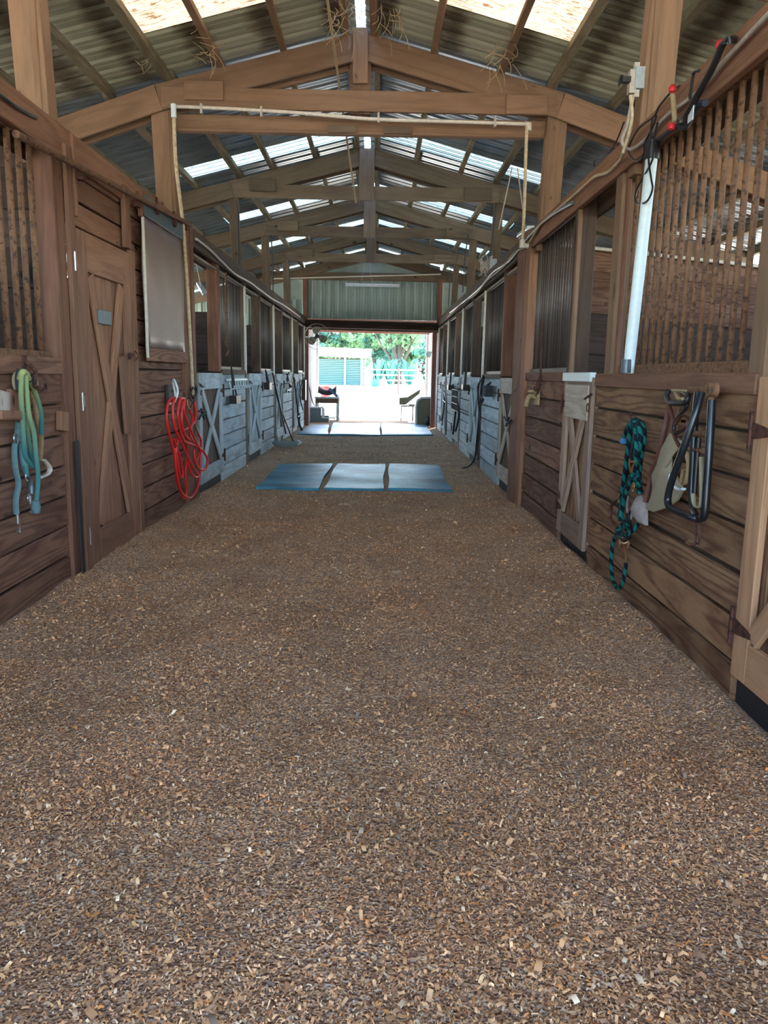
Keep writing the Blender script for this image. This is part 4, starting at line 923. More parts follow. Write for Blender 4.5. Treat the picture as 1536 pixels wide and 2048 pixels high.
mb = MB(); mb.tube(r([(400, 120, .05), (370, 190, .06), (410, 260, .07), (480, 270, .08), (590, 260, .08), (620, 180, .07), (560, 140, .05)]), .014, 8, 6); mb.tube(r([(620, 200, .05), (600, 320, .06), (510, 420, .06), (460, 520, .06), (470, 620, .06), (560, 580, .07)]), .010, 8, 6); mb.build('hose_loop', MW['black'], bk)
mb = MB(); mb.tube(r([(430, 120, .06), (600, 125, .07)]), .006, 6, smooth=False); mb.tube(r([(470, 130, .05), (500, 210, .07), (560, 220, .08)]), .009, 6); mb.build('twine', MW['rope_hemp'], bk)

# white plastic tube leaning on the bars
a = P(1304, 308, X=XR - .04); b = P(1256, 746, X=XR - .06)
wp = root('white_tube', b, 'tall white plastic tube standing against the nearest right bar grille', 'tube')
mb = MB(); mb.tube([a, b], .034, 12, smooth=False); mb.build('tube', MW['pvc_white'], wp)
mb = MB(); mb.tube([a + Vector((0, 0, -.03)), a + Vector((0, 0, .07))], .042, 12, smooth=False); mb.build('cap', MW['black'], wp)
mb = MB(); mb.tube([b + Vector((-.02, -.02, .0)), b + Vector((-.02, -.02, .08))], .03, 12, smooth=False); mb.build('foot_sleeve', MW['slate'], wp)

# cables, conduit and boxes round the near right post
S = 3.879; OX, OY = 1140, 100
eb = root('junction_box', P(1272, 165, Y=5.0), 'grey electrical boxes with plugs on the right-hand post under the roof', 'electrical box')
mb = MB(); c = P(1277, 158, Y=4.97); mb.box(c, (.055, .06, .12)); mb.build('grey_cover', MW['grey_box'], eb, False)
mb = MB(); c = P(1264, 165, Y=4.97); mb.box(c, (.04, .05, .13)); c2 = P(1273, 135, Y=4.97); mb.box(c2, (.03, .03, .05)); mb.box(P(1272, 188, Y=4.97), (.03, .03, .04)); mb.build('outlet', MW['conduit'], eb, False)
mb = MB(); c = P(1252, 160, Y=4.95); mb.box(c, (.05, .04, .03)); mb.tube([c, c + Vector((-.03, 0, .02)), c + Vector((-.04, 0, -.03))], .008, 6); mb.build('plug', MW['black'], eb)
mb = MB(); yy = 4.96
def y5(pts, Y=5.0): return [P(OX + q[0] / S, OY + q[1] / S, Y=Y) for q in pts]
cw_ = root('conduit', P(1265, 260, Y=5.0), 'pale flexible conduit looping down from the grey boxes to the right beam', 'conduit')
mb.tube(y5([(490, 350), (465, 480), (440, 600), (405, 700), (430, 755), (490, 765)], 4.97) + [P(1295, 275, X=XR - .05), P(1330, 235, X=XR - .05), P(1400, 180, X=XR - .05), P(1450, 120, X=XR - .05), P(1540, 25, X=XR - .05)], .011, 8, 6); mb.build('upper_run', MW['conduit'], cw_)
mb = MB(); mb.tube(y5([(470, 350), (480, 500), (465, 620), (430, 740), (410, 800)], 4.95) + [P(1240, 320, X=XR - .05), P(1215, 345, X=XR - .05), P(1190, 353, X=XR - .05), P(1165, 375, X=XR - .05), P(1120, 415, X=XR - .05), P(1080, 450, X=XR - .05), P(1055, 490, X=XR - .05), P(1030, 505, X=XR - .05), P(1005, 535, X=XR - .05), P(975, 560, X=XR - .05), P(950, 590, X=XR - .05), P(925, 605, X=XR - .05), P(895, 635, X=XR - .05)], .011, 8, 5); mb.build('lower_run', MW['pvc_stained'], cw_)
mb = MB(); mb.tube([P(1145, 405, X=XR - .04), P(1100, 432, X=XR - .045), P(1060, 470, X=XR - .045), P(1020, 520, X=XR - .045), P(985, 545, X=XR - .045), P(955, 580, X=XR - .05), P(900, 625, X=XR - .045)], .016, 7, 5); mb.build('bundle', MW['slate'], cw_)
bc = root('extension_cable', P(1290, 300, X=XR - .06), 'thin black cable hanging in loops beside the white tube', 'cable')
X_ = XR - .07
def q5(pts, e=.07): return [P(OX + q[0] / S, OY + q[1] / S, X=XR - e) for q in pts]
mb = MB(); mb.tube(q5([(850, 275), (780, 330), (690, 440), (655, 510), (540, 600), (470, 720), (455, 800), (510, 860), (570, 820), (580, 720), (640, 600), (670, 510)]), .006, 6, 6); mb.tube(q5([(640, 520), (620, 700), (610, 850), (630, 1000), (640, 1080), (600, 1170), (530, 1195), (505, 1150), (530, 1060), (640, 850), (650, 700), (680, 560)]), .006, 6, 6); mb.tube(q5([(420, 560), (330, 760), (200, 850), (190, 900)], .03), .006, 6, 6); mb.build('loops', MW['black'], bc)
bj = root('bungee_strap', P(1420, 160, X=XR - .08), 'thick black elastic strap with red knobs hooked over the right beam', 'strap')
mb = MB(); mb.tube([P(1470, 78, X=XR + .02), P(1462, 80, X=XR - .09), P(1446, 88, X=XR - .1), P(1425, 135, X=XR - .1), P(1395, 190, X=XR - .1), P(1370, 235, X=XR - .1), P(1358, 240, X=XR - .07)], .016, 8, 6); mb.build('strap', MW['black'], bj)
mb = MB(); 
for q in ((1440, 90), (1345, 178), (1343, 253)): a = P(q[0], q[1], X=XR - .1); mb.lathe([(0, -.02), (.018, -.012), (.02, .004), (.01, .02), (0, .022)], 10, a)
mb.build('red_knob', MW['red_knob'], bj)
mb = MB(); mb.tube(q5([(1000, 160), (960, 180), (940, 300), (930, 380)]), .008, 6); mb.build('hook_wire', MW['black'], bj)
mb = MB(); a = P(1345, 182, X=XR - .09); b = P(1350, 245, X=XR - .09); mb.tube([a, b], .014, 8, smooth=False); mb.build('elastic_cord', MW['rope_hemp'], bj)
a = P(1382, 225, X=XR - .1); mb = MB(); mb.box(a, (.004, .06, .08)); mb.build('paper_tag', MW['pvc_white'], bj, False)
mb = MB(); mb.tube(q5([(830, 560), (880, 600), (920, 560), (960, 480), (1000, 420), (1050, 410)], .06), .017, 7, 6); mb.tube(q5([(690, 690), (760, 640), (830, 590)], .05), .011, 7, 6); mb.build('dark_wrap', MW['dark_cloth'], bj)
mb = MB(); mb.tube([P(-60, 150, X=XL + .04), P(0, 190, X=XL + .04), P(30, 212, X=XL + .045), P(72, 236, X=XL + .03)], .012, 7, 5); tag(mb.build('beam_cable', MW['black'], None, True, P(0, 190, X=XL + .04)), 'black cable lying along the left top beam above the nearest bars', 'cable')
mb = MB(); mb.tube([P(q[0], q[1], X=XL + .05) for q in ((392, 478), (420, 500), (448, 528), (470, 548), (500, 565), (520, 580), (545, 598), (570, 612), (600, 634))], .016, 7, 5); tag(mb.build('beam_conduit', MW['conduit'], None, True, P(470, 548, X=XL + .04)), 'pale wavy conduit along the far part of the left top beam', 'conduit')
# tap on the second right wall
c = P(1078, 795, X=XR)
tp = root('water_tap', c, 'beige water tap on a standpipe on the second right plank wall', 'tap')
mb = MB(); mb.tube([P(1083, 640, X=XR - .03), P(1080, 760, X=XR - .03), c + Vector((-.03, 0, .0))], .012, 8); mb.build('standpipe', MW['iron'], tp)
mb = MB(); mb.box(c + Vector((-.02, .0, 0)), (.03, .14, .14)); mb.tube([c + Vector((-.03, 0, 0)), c + Vector((-.1, -.02, .01)), c + Vector((-.13, -.03, -.09))], .024, 8); mb.lathe([(0, 0), (.035, .0), (.035, .02), (0, .02)], 10, c + Vector((-.08, -.01, .05))); mb.build('spout', MW['rope_hemp'], tp)
mb = MB(); mb.tube([c + Vector((-.03, -.09, .06)), c + Vector((-.05, -.1, .12)), c + Vector((-.03, -.12, .2))], .008, 6); mb.tube([c + Vector((-.03, .08, .1)), c + Vector((-.05, .0, .08)), c + Vector((-.04, -.09, .07))], .008, 6); mb.build('handle', MW['iron'], tp)

# ------------------------------------------------------------------ hung along the far bays
def bucket_hook(side, px, py, w_, h_, label, mat='black', hang=None, name='hanging_box', cat='box'):
    X = ax(side) - side * .09; c = P(px, py, X=X); hh_ = h_ * c.y / 1563; ww = w_ * c.y * c.y / (1563 * abs(X)) * .8
    ww = max(.12, min(.34, ww)); t = root(name, c, label, cat, 'black boxes and pouches hung along the stalls')
    mb = MB(); y0, y1 = c.y - ww / 2, c.y + ww / 2
    mb.slab([(X - .05, y0, c.z + hh_ / 2), (X - .05, y1, c.z + hh_ / 2), (X - .05, y1 - .02, c.z - hh_ / 2), (X - .05, y0 + .02, c.z - hh_ / 2)], (.1, 0, 0)); mb.build('body', MW[mat], t, False)
    tz = P(px, hang or py - h_, X=X).z
    mb = MB(); mb.tube([(X, c.y - ww * .3, c.z + hh_ / 2), (X + side * .04, c.y, tz), (X, c.y + ww * .3, c.z + hh_ / 2)], .012, 6, smooth=False); mb.build('strap', MW[mat], t)
bucket_hook(-1, 470, 799, 14, 16, 'small black box hanging from the grille beyond the first left whitewashed door', hang=735)
bucket_hook(-1, 536, 772, 10, 14, 'small black box hanging on the second left whitewashed wall', hang=740)
bucket_hook(-1, 608, 780, 18, 40, 'large black bag hanging last on the left wall by the far doorway', hang=748, name='hanging_bag', cat='bag')
bucket_hook(1, 975, 782, 18, 22, 'dark pouch hanging on the right whitewashed wall just beyond the reddish post', 'dark_cloth', 765)
bucket_hook(1, 930, 775, 9, 12, 'small black box on a long strap on the second right whitewashed wall', hang=650)
bucket_hook(1, 900, 775, 6, 10, 'smallest black box on a thin strap, third right whitewashed wall', hang=700)
def strap_bundle(side, pts, r_, label, mat='black', cat='rope', name='hanging_halter', e=.06):
    mb = MB()
    for st in pts: mb.tube([P(q[0], q[1], X=ax(side) - side * (e + (q[2] if len(q) > 2 else 0))) for q in st], r_, 6, 5)
    o = mb.build(name, MW[mat], None, True, P(pts[0][0][0], pts[0][0][1], X=ax(side))); return tag(o, label, cat)
strap_bundle(1, [[(967, 752), (963, 775), (961, 800), (958, 835), (954, 880), (950, 915), (938, 932, .12), (925, 936, .3)], [(966, 755), (957, 770), (956, 800), (960, 840), (955, 900), (956, 918)], [(968, 754), (962, 790), (966, 800), (959, 812)]], .016, 'long black lead rope hanging down to the shavings on the right whitewashed stalls', name='lead_rope')
strap_bundle(1, [[(888, 782), (889, 800), (884, 850)], [(889, 785), (893, 810), (892, 870)], [(886, 800), (892, 806)]], .014, 'thin black halter hanging on the last right whitewashed door', cat='halter')
strap_bundle(-1, [[(578, 745), (574, 760), (583, 772), (577, 783)], [(574, 748), (580, 775), (573, 782)], [(584, 760), (579, 770)]], .018, 'black halter bundle on the third left whitewashed wall', cat='halter')
strap_bundle(-1, [[(452, 545), (452, 600), (454, 690)], [(449, 685), (456, 700), (452, 712)]], .014, 'brown hanging rod with a snap on the first far left grille', 'rust', 'rod', 'hanging_rod')
strap_bundle(-1, [[(398, 822), (412, 824), (404, 830), (398, 838)], [(402, 818), (408, 838)]], .012, 'black latch chain on the first left whitewashed door', cat='chain', name='latch_chain')
strap_bundle(1, [[(1008, 834), (1016, 845), (1022, 840), (1014, 850)], [(1018, 835), (1012, 852)]], .012, 'black latch chain on the first right bleached door', cat='chain', name='latch_chain')
strap_bundle(-1, [[(608, 750), (600, 790), (606, 820)], [(614, 755), (624, 800), (630, 812)]], .018, 'black bridle straps beside the large black bag', cat='bridle', name='hanging_bridle')
# wire basket and fork on the right
wbk = root('wire_basket', P(920, 800, X=XR - .12), 'black wire hay basket hung on the second right whitewashed wall', 'basket')
c = P(920, 800, X=XR - .12); mb = MB()
for k in range(4): mb.tube([c + Vector((-.1, -.55, .18 - k * .12)), c + Vector((-.1, .5, .18 - k * .12))], .008, 5, smooth=False)
for k in range(8): mb.tube([c + Vector((.1, -.55 + k * .15, .2)), c + Vector((-.1, -.55 + k * .15, .18)), c + Vector((-.1, -.55 + k * .15, -.16)), c + Vector((.1, -.55 + k * .15, -.25))], .008, 5, smooth=False)
mb.build('wires', MW['black'], wbk)
strap_bundle(1, [[(914, 782), (912, 815), (906, 868)], [(914, 800), (918, 830), (911, 862)]], .02, 'black fork handles propped under the wire basket', cat='fork', name='manure_fork')
# rack of small hooks on first far left wall
c = P(478, 768, X=XL + .05); rk = root('hook_rack', c, 'white rack of small hooks above the first left whitewashed wall', 'hook rack')
mb = MB(); mb.box(c + Vector((-.02, 0, .06)), (.02, 1.5, .03)); mb.build('rail', MW['pvc_white'], rk, False)
mb = MB()
for k in range(8): a = c + Vector((0, -.7 + k * .2, .05)); mb.tube([a, a + Vector((.02, 0, -.1)), a + Vector((.06, 0, -.1)), a + Vector((.07, 0, -.06))], .008, 5, 3)
mb.build('hooks', MW['pvc_white'], rk)
# tools leaning on the third left stall
def tool(name, top, bot, label, cat, blade):
    a, b = Vector(top), Vector(bot); t = root(name, b, label, cat); mb = MB(); mb.tube([a, b], .016, 7, smooth=False); mb.build('handle', MW['black'], t); blade(t, b); return t
b_ = P(553, 862, X=XL + .12); 
def scoop(t, b):
    b = Vector((b.x, b.y, .04)); mb = MB()
    mb.lathe([(0, 0), (.20, .0), (.26, .05), (.27, .10), (.25, .10), (.2, .04), (0, .03)], 20, b + Vector((.16, 0, -.0)), 'Z', .55); mb.build('pan', MW['plastic_grey'], t)
    mb = MB(); mb.slab([(b.x + .0, b.y - .1, .08), (b.x + .0, b.y + .1, .08), (b.x - .06, b.y + .08, .34), (b.x - .06, b.y - .08, .34)], (.03, 0, 0)); mb.build('back_guard', MW['teal'], t, False)
    mb = MB(); mb.tube([b + Vector((.36, -.05, .06)), b + Vector((.43, 0, .08)), b + Vector((.38, .1, .1))], .03, 8); mb.build('lip', MW['pvc_white'], t)
tool('dust_pan', P(545, 745, X=XL + .04), P(572, 868, X=XL + .28) , 'long-handled grey lobby pan standing on the shavings by the left stalls', 'dust pan', lambda t, b: scoop(t, Vector((XL + .12, b.y, .05))))
def fork(t, b):
    mb = MB()
    for k in range(7): mb.tube([b + Vector((0, -.15 + k * .05, .02)), b + Vector((.02, -.17 + k * .057, -.2)), b + Vector((.09, -.17 + k * .057, -.34))], .009, 5, 3)
    mb.tube([b + Vector((0, -.16, 0)), b + Vector((0, .17, 0))], .016, 6, smooth=False); mb.build('tines', MW['black'], t)
f0 = P(597, 822, X=XL + .1); tool('manure_fork', P(588, 755, X=XL + .04), Vector((f0.x, f0.y, .4)), 'black manure fork leaning tines down on the fourth left door', 'fork', fork)
f1 = P(575, 868, X=XL + .16); mb = MB(); mb.tube([P(549, 752, X=XL + .05), P(556, 800, X=XL + .1), Vector((f1.x + .12, f1.y, .03))], .015, 6); tag(mb.build('broom_handle', MW['black'], None, True, f1), 'slim black tool handle crossing the pan handle, left stalls', 'handle')
# cables hanging from the far trusses on the stall beams
for i, (side, st) in enumerate([(-1, [(471, 402), (476, 430), (477, 545)]), (-1, [(541, 470), (544, 500), (546, 585)]), (-1, [(573, 515), (578, 530), (581, 608)]), (1, [(992, 405), (985, 480), (976, 572)]), (1, [(936, 470), (930, 520), (926, 585)]), (1, [(903, 530), (900, 560), (897, 615)])]):
    Yc = (11.7, 14.8, 18.0)[i % 3]
    mb = MB(); mb.tube([P(q[0], q[1], Y=Yc) for q in st], .012, 6, 5)
    tag(mb.build('hanging_cable', MW['black'], None, True, P(*st[0], Y=Yc)), ('black cable running down the %s post of the %s grey brown truss' % ('left' if side < 0 else 'right', ('nearest', 'middle', 'farthest')[i % 3])), 'cable')
mb = MB(); a = P(972, 532, Y=11.6)
for k in range(6): mb.tube([a + Vector((random.uniform(-.1, .1), 0, random.uniform(-.15, .15))) for _ in range(6)], .008, 5, 5)
tag(mb.build('cable_tangle', MW['conduit'], None, True, a), 'tangle of pale wires by the right post of the nearest grey brown truss', 'cable')
mb = MB(); mb.box(a + Vector((.1, 0, .02)), (.1, .06, .16)); tag(mb.build('switch_box', MW['grey_box'], None, False, a), 'small grey switch box beside the tangle of pale wires', 'electrical box')
# tube lights
def tube_light(name, a, b, label):
    t = root(name, (Vector(a) + Vector(b)) / 2, label, 'lamp'); mb = MB(); mb.tube([a, b], .02, 8, smooth=False); mb.build('tube', MW['tube_lamp'], t)
    board('batten', Vector(a) + Vector((0, .02, .04)), Vector(b) + Vector((0, .02, .04)), (0, 0, 1), .08, .04, MW['tube_lamp'], t)
    m_ = (Vector(a) + Vector(b)) / 2
    mb = MB(); mb.tube([m_ + Vector((-.3, 0, .05)), m_ + Vector((-.18, 0, .7))], .006, 4, smooth=False); mb.tube([m_ + Vector((.0, 0, .05)), m_ + Vector((-.12, 0, .7))], .006, 4, smooth=False); mb.build('suspension', MW['conduit'], t)
tube_light('tube_light', P(691, 571, Y=20.6), P(799, 573, Y=20.6), 'long white tube light hanging before the green end wall')
tube_light('tube_light', P(1040, 478, Y=9.3), P(1062, 462, Y=8.6), 'short pale tube light near the foot of the dropping white pipe')
tube_light('tube_light', P(397, 572, Y=12.5), P(408, 590, Y=12.0), 'small slanted tube light seen over the first far left door')

# ------------------------------------------------------------------ fan at the far doorway
fc = P(634, 673, Y=20.7)
fn = root('wall_fan', fc, 'caged wall fan with three dark blades mounted above the left of the far doorway', 'fan')
for k in range(3):
    th_ = math.radians(100 + k * 120); d = Vector((math.cos(th_), 0, math.sin(th_))); e = Vector((-d.z, 0, d.x)); mb = MB(); n = 8
    pts = [fc + d * .05 - e * .03, fc + d * .14 - e * .10, fc + d * .25 - e * .09, fc + d * .28 + e * .02, fc + d * .22 + e * .10, fc + d * .1 + e * .08, fc + d * .05 + e * .03]
    mb.slab([p + Vector((0, (p - fc).dot(e) * .35, 0)) for p in pts], (0, .008, 0)); mb.build('blade', MW['olive'], fn, False)
mb = MB(); mb.lathe([(0, -.09), (.05, -.08), (.055, 0), (.07, .08), (.06, .18), (0, .2)], 14, fc, 'Y'); mb.build('motor', MW['black'], fn)
mb = MB()
for R_, dy in ((.33, 0), (.33, .08), (.22, -.09), (.11, -.11)): mb.tube([fc + Vector((R_ * math.cos(t), dy, R_ * math.sin(t))) for t in np.linspace(0, 2 * PI, 25)[:-1]], .006, 5, 1, True)
for k in range(24):
    t = 2 * PI * k / 24; mb.tube([fc + Vector((.07 * math.cos(t), -.115, .07 * math.sin(t))), fc + Vector((.22 * math.cos(t), -.09, .22 * math.sin(t))), fc + Vector((.33 * math.cos(t), 0, .33 * math.sin(t))), fc + Vector((.33 * math.cos(t), .08, .33 * math.sin(t)))], .0025, 4, smooth=False)
mb.build('cage', MW['conduit'], fn)
mb = MB(); mb.tube([fc + Vector((0, .18, 0)), fc + Vector((-.1, .3, .0)), Vector((XL + .02, fc.y + .4, fc.z))], .02, 7); mb.build('bracket', MW['steel'], fn)

# ------------------------------------------------------------------ things in the far doorway
def P0(px, Y, z=0): a = P(px, 800, Y=Y); return Vector((a.x, Y, z))
ms = root('mounting_step', (-1.75, 23.1, 0), 'low dark two-step mounting block with white treads in the far doorway', 'mounting block')
for nm, x0, x1, y0_, y1_, z0_, z1_, mt in (('lower_step', -2.05, -1.5, 22.9, 23.3, -.02, .20, 'slate'), ('upper_step', -2.05, -1.72, 22.9, 23.3, .2, .42, 'slate'), ('tread', -1.7, -1.3, 22.88, 23.3, .12, .155, 'pvc_white'), ('tread', -2.05, -1.66, 22.88, 23.3, .42, .45, 'pvc_white'), ('riser', -1.70, -1.62, 22.87, 22.9, .14, .42, 'pvc_white')):
    mb = MB(); mb.box(((x0 + x1) / 2, (y0_ + y1_) / 2, (z0_ + z1_) / 2), (x1 - x0, y1_ - y0_, z1_ - z0_)); mb.build(nm, MW[mt], ms, False)
tb = root('side_table', (-1.62, 23.9, 0), 'weathered white wood table beside the left jamb of the far doorway', 'table')
board('table_top', (-1.98, 23.9, .70), (-1.22, 23.9, .70), (0, 0, 1), .6, .04, MW['white'], tb); board('apron', (-1.95, 23.62, .61), (-1.25, 23.62, .61), (0, -1, 0), .14, .03, MW['far_brown'], tb)
for x in (-1.92, -1.28):
    for y in (23.65, 24.15): board('leg', (x, y, -.03), (x, y, .68), (0, -1, 0), .07, .07, MW['white'], tb)
board('shelf', (-1.95, 23.9, .12), (-1.25, 23.9, .12), (0, 0, 1), .55, .03, MW['white'], tb)
sdl = root('saddle', (-1.6, 23.9, .73), 'dark saddle with blue pad heaped on the white table', 'saddle')
mb = MB(); nU = 14
for i in range(nU + 1):
    u = i / nU * 2 - 1
    for j in range(11):
        v = j / 10 * 2 - 1; th_ = v * 1.35; R_ = .16 + .05 * u * u + .03 * abs(u) ** 3
        mb.v.append(Vector((-1.6 + u * .27, 23.9 + R_ * math.sin(th_) * 1.2, .73 + R_ * 1.25 * math.cos(th_) + .05 * u * u))); mb.uv.append((0, 0))
for i in range(nU):
    for j in range(10): a = i * 11 + j; mb.f.append((a, a + 11, a + 12, a + 1))
mb.f.append(tuple(range(0, 11))); mb.f.append(tuple(range(nU * 11, nU * 11 + 11)))
mb.build('seat', MW['dark_cloth'], sdl)
mb = MB(); mb.slab([(-1.5, 23.66, 1.0), (-1.24, 23.66, .74), (-1.34, 23.66, .73), (-1.58, 23.66, .97)], (0, .4, 0)); mb.build('pad', MW['blue_cloth'], sdl, False)
pl_ = root('red_pail', P0(651, 27.5, .0), 'red and white striped pail standing just outside the far doorway', 'pail')
b0 = P0(651, 27.5, .0); 
for z0_, z1_, mt in ((.0, .62, 'pvc_white'), (.62, .80, 'red_pail'), (.80, .88, 'pvc_white'), (.88, 1.02, 'red_pail')): mb = MB(); mb.lathe([(0, z0_ - .03), (.17 + z0_ * .03, z0_ - .03), (.17 + z1_ * .03, z1_ - .03), (.0, z1_ - .03)], 20, b0); mb.build('band' if mt == 'red_pail' else 'body', MW[mt], pl_)
bn_ = root('rubbish_bin', P0(848, 22.7), 'dark rounded bin with pale lid edge by the right jamb of the far doorway', 'bin')
cb_ = P0(846, 22.7); x0, x1 = cb_.x - .17, cb_.x + .22
prof = [(x0 + .02, 0), (x0, .55), (x0 + .03, .68), (x0 + .12, .75), (x1, .76), (x1, .0)]
mb = MB(); mb.slab([(a, 22.5, b) for a, b in prof], (0, .5, 0)); mb.build('body', MW['olive'], bn_, False)
mb = MB(); mb.slab([(x0 - .05, 22.48, 0), (x0 - .06, 22.48, .56), (x0 - .02, 22.48, .72), (x0 + .1, 22.48, .80), (x1 + .0, 22.48, .81), (x1, 22.48, .765), (x0 + .12, 22.48, .755), (x0 + .02, 22.48, .68), (x0 - .01, 22.48, .55), (x0 + .01, 22.48, 0)], (0, .54, 0)); mb.build('pale_edge', MW['cream_paint'], bn_, False)
mb = MB(); a = Vector((cb_.x + .24, 22.2, .14)); mb.lathe([(0, -.15), (.16, -.14), (.2, -.05), (.16, .09), (.06, .13), (0, .13)], 16, a, 'Z', .8); tag(mb.build('rubbish_sack', MW['black'], None, True, a), 'slumped black sack at the foot of the rounded bin', 'sack')
ch = root('folding_chair', P0(815, 24.2), 'grey metal folding chair with olive seat beyond the bin in the doorway', 'chair')
cc = P0(818, 24.3); 
board('seat', cc + Vector((-.25, 0, .47)), cc + Vector((.25, 0, .47)), (0, 0, 1), .42, .04, MW['plastic_grey'], ch)
mb = MB(); mb.slab([cc + Vector((-.3, .1, .5)), cc + Vector((-.1, .1, .5)), cc + Vector((.33, .1, .85)), cc + Vector((.36, .1, 1.0)), cc + Vector((-.05, .1, .74)), cc + Vector((-.3, .1, .72))], (0, .04, 0)); mb.build('backrest', MW['olive'], ch, False)
for x, y in ((-.24, -.18), (.24, -.18), (-.24, .18), (.24, .18)): mb = MB(); mb.tube([cc + Vector((x, y, -.03)), cc + Vector((x, y, .46))], .013, 6, smooth=False); mb.build('leg', MW['plastic_grey'], ch)
st_ = root('stool', P0(826, 23.6), 'small round steel stool on one leg beside the bin', 'stool'); cs_ = P0(826, 23.6)
mb = MB(); mb.lathe([(0, .5), (.16, .5), (.17, .53), (.15, .56), (0, .56)], 18, cs_); mb.build('seat', MW['steel'], st_)
mb = MB(); mb.tube([cs_ + Vector((0, 0, .5)), cs_ + Vector((0, 0, .05))], .025, 8, smooth=False); mb.lathe([(0, 0), (.17, 0), (.16, .03), (.03, .06), (0, .06)], 18, cs_ + Vector((0, 0, -.03))); mb.build('leg', MW['steel'], st_)
pot = Vector((1.36, 24.9, 1.75)); ho = root('hanging_ornament', pot, 'dark dried flower bunch hanging on the right passage wall', 'dried flowers')
mb = MB()
for k in range(26): d = Vector((random.uniform(-.1, .1), random.uniform(-.14, .14), random.uniform(-.3, .28))); mb.lathe([(0, -.03), (.035, 0), (0, .03)], 6, pot + d + Vector((-.03, 0, 0)))
mb.build('blooms', MW['leather'], ho); mb = MB(); mb.tube([pot + Vector((.12, 0, .35)), pot, pot + Vector((-.02, 0, -.35))], .012, 6); mb.build('stem', MW['iron'], ho)
mb = MB(); a = Vector((1.42, 23.2, 2.05)); mb.lathe([(0, -.12), (.07, -.1), (.09, -.02), (.05, .06), (0, .08)], 14, a); mb.box(a + Vector((.06, 0, .04)), (.12, .08, .06)); tag(mb.build('wall_lamp', MW['pvc_white'], None, True, a), 'small white round lamp on the right wall of the passage', 'lamp')

# ------------------------------------------------------------------ yard: shed, fence, trees
sh_ = root('run_in_shed', (-3.6, 60, .6), 'small slatted wooden shed with white roof edge across the yard', 'shed')
GZ = .6
def S0(px, py): return P(px, py, Y=60)
xl_, xr_ = -6.2, P(733, 740, Y=60).x; zt = P(700, 716, Y=60).z
nsl = 15
for i in range(nsl):
    z = GZ - .1 + (zt - GZ) * (i + .5) / nsl; board('slat', (xl_, 60, z), (xr_ - .4, 60, z + .0), (0, -1, 0), (zt - GZ) / nsl - .035, .03, MW['shed_slat'], sh_)
for i in range(nsl):
    z = GZ - .1 + (zt - GZ) * (i + .5) / nsl; board('slat', (xr_ - .38, 60, z), (xr_ - .1, 62.6, z), (1, 0, 0), (zt - GZ) / nsl - .035, .03, MW['shed_slat'], sh_)
board('back_wall', (xl_, 62.6, (zt + GZ) / 2), (xr_ - .2, 62.6, (zt + GZ) / 2), (0, -1, 0), zt - GZ, .05, MW['dark'], sh_)
for x in (xl_, P(690, 740, Y=60).x, xr_ - .38): board('post', (x, 59.9, GZ - .2), (x, 59.9, zt + .15), (0, -1, 0), .14, .14, MW['white'], sh_)
mb = MB(); mb.slab([(xl_ - .3, 59.3, zt + .12), (xl_ - .3, 59.3, zt + .42), (xr_ + .35, 59.3, zt + .30), (xr_ + .35, 59.3, zt + .0)], (0, .06, 0)); mb.build('fascia', MW['shed_roof'], sh_, False)
mb = MB(); mb.slab([(xl_ - .3, 59.3, zt + .44), (xr_ + .35, 59.3, zt + .32), (xr_ + .35, 63.2, zt + .75), (xl_ - .3, 63.2, zt + .87)], (0, 0, .05)); mb.build('roof', MW['shed_roof'], sh_, False)
tk_ = P(751, 766, Y=58); tbk = root('water_bucket', (tk_.x, 58, GZ), 'turquoise water tub standing in the yard beside the shed', 'tub')
mb = MB(); mb.lathe([(0, -.05), (.3, -.05), (.38, .5), (.40, .52), (.36, .52), (.29, .02), (0, .02)], 20, (tk_.x, 58, GZ - .02)); mb.build('tub', MW['teal_bucket'], tbk)
yp = P(797, 750, Y=45); zg = oz(45); mb = MB(); mb.tube([(yp.x, 45, zg - .2), (yp.x, 45, P(797, 735, Y=45).z)], .05, 8, smooth=False); tag(mb.build('yard_post', MW['bark'], None, True, (yp.x, 45, zg)), 'slim grey post standing alone in the sandy yard', 'post')
# fence
fnc = root('paddock_fence', (2, 66, GZ), 'white rail paddock fence across the yard beyond the shed', 'fence')
for x in np.arange(-8, 12, 2.4): board('post', (x, 66, GZ - .3), (x, 66, GZ + 1.35), (0, -1, 0), .12, .1, MW['cream_paint'], fnc)
for z in (.38, .82, 1.25): board('rail', (-8, 65.93, GZ + z), (12, 65.93, GZ + z), (0, -1, 0), .10, .04, MW['cream_paint'], fnc)
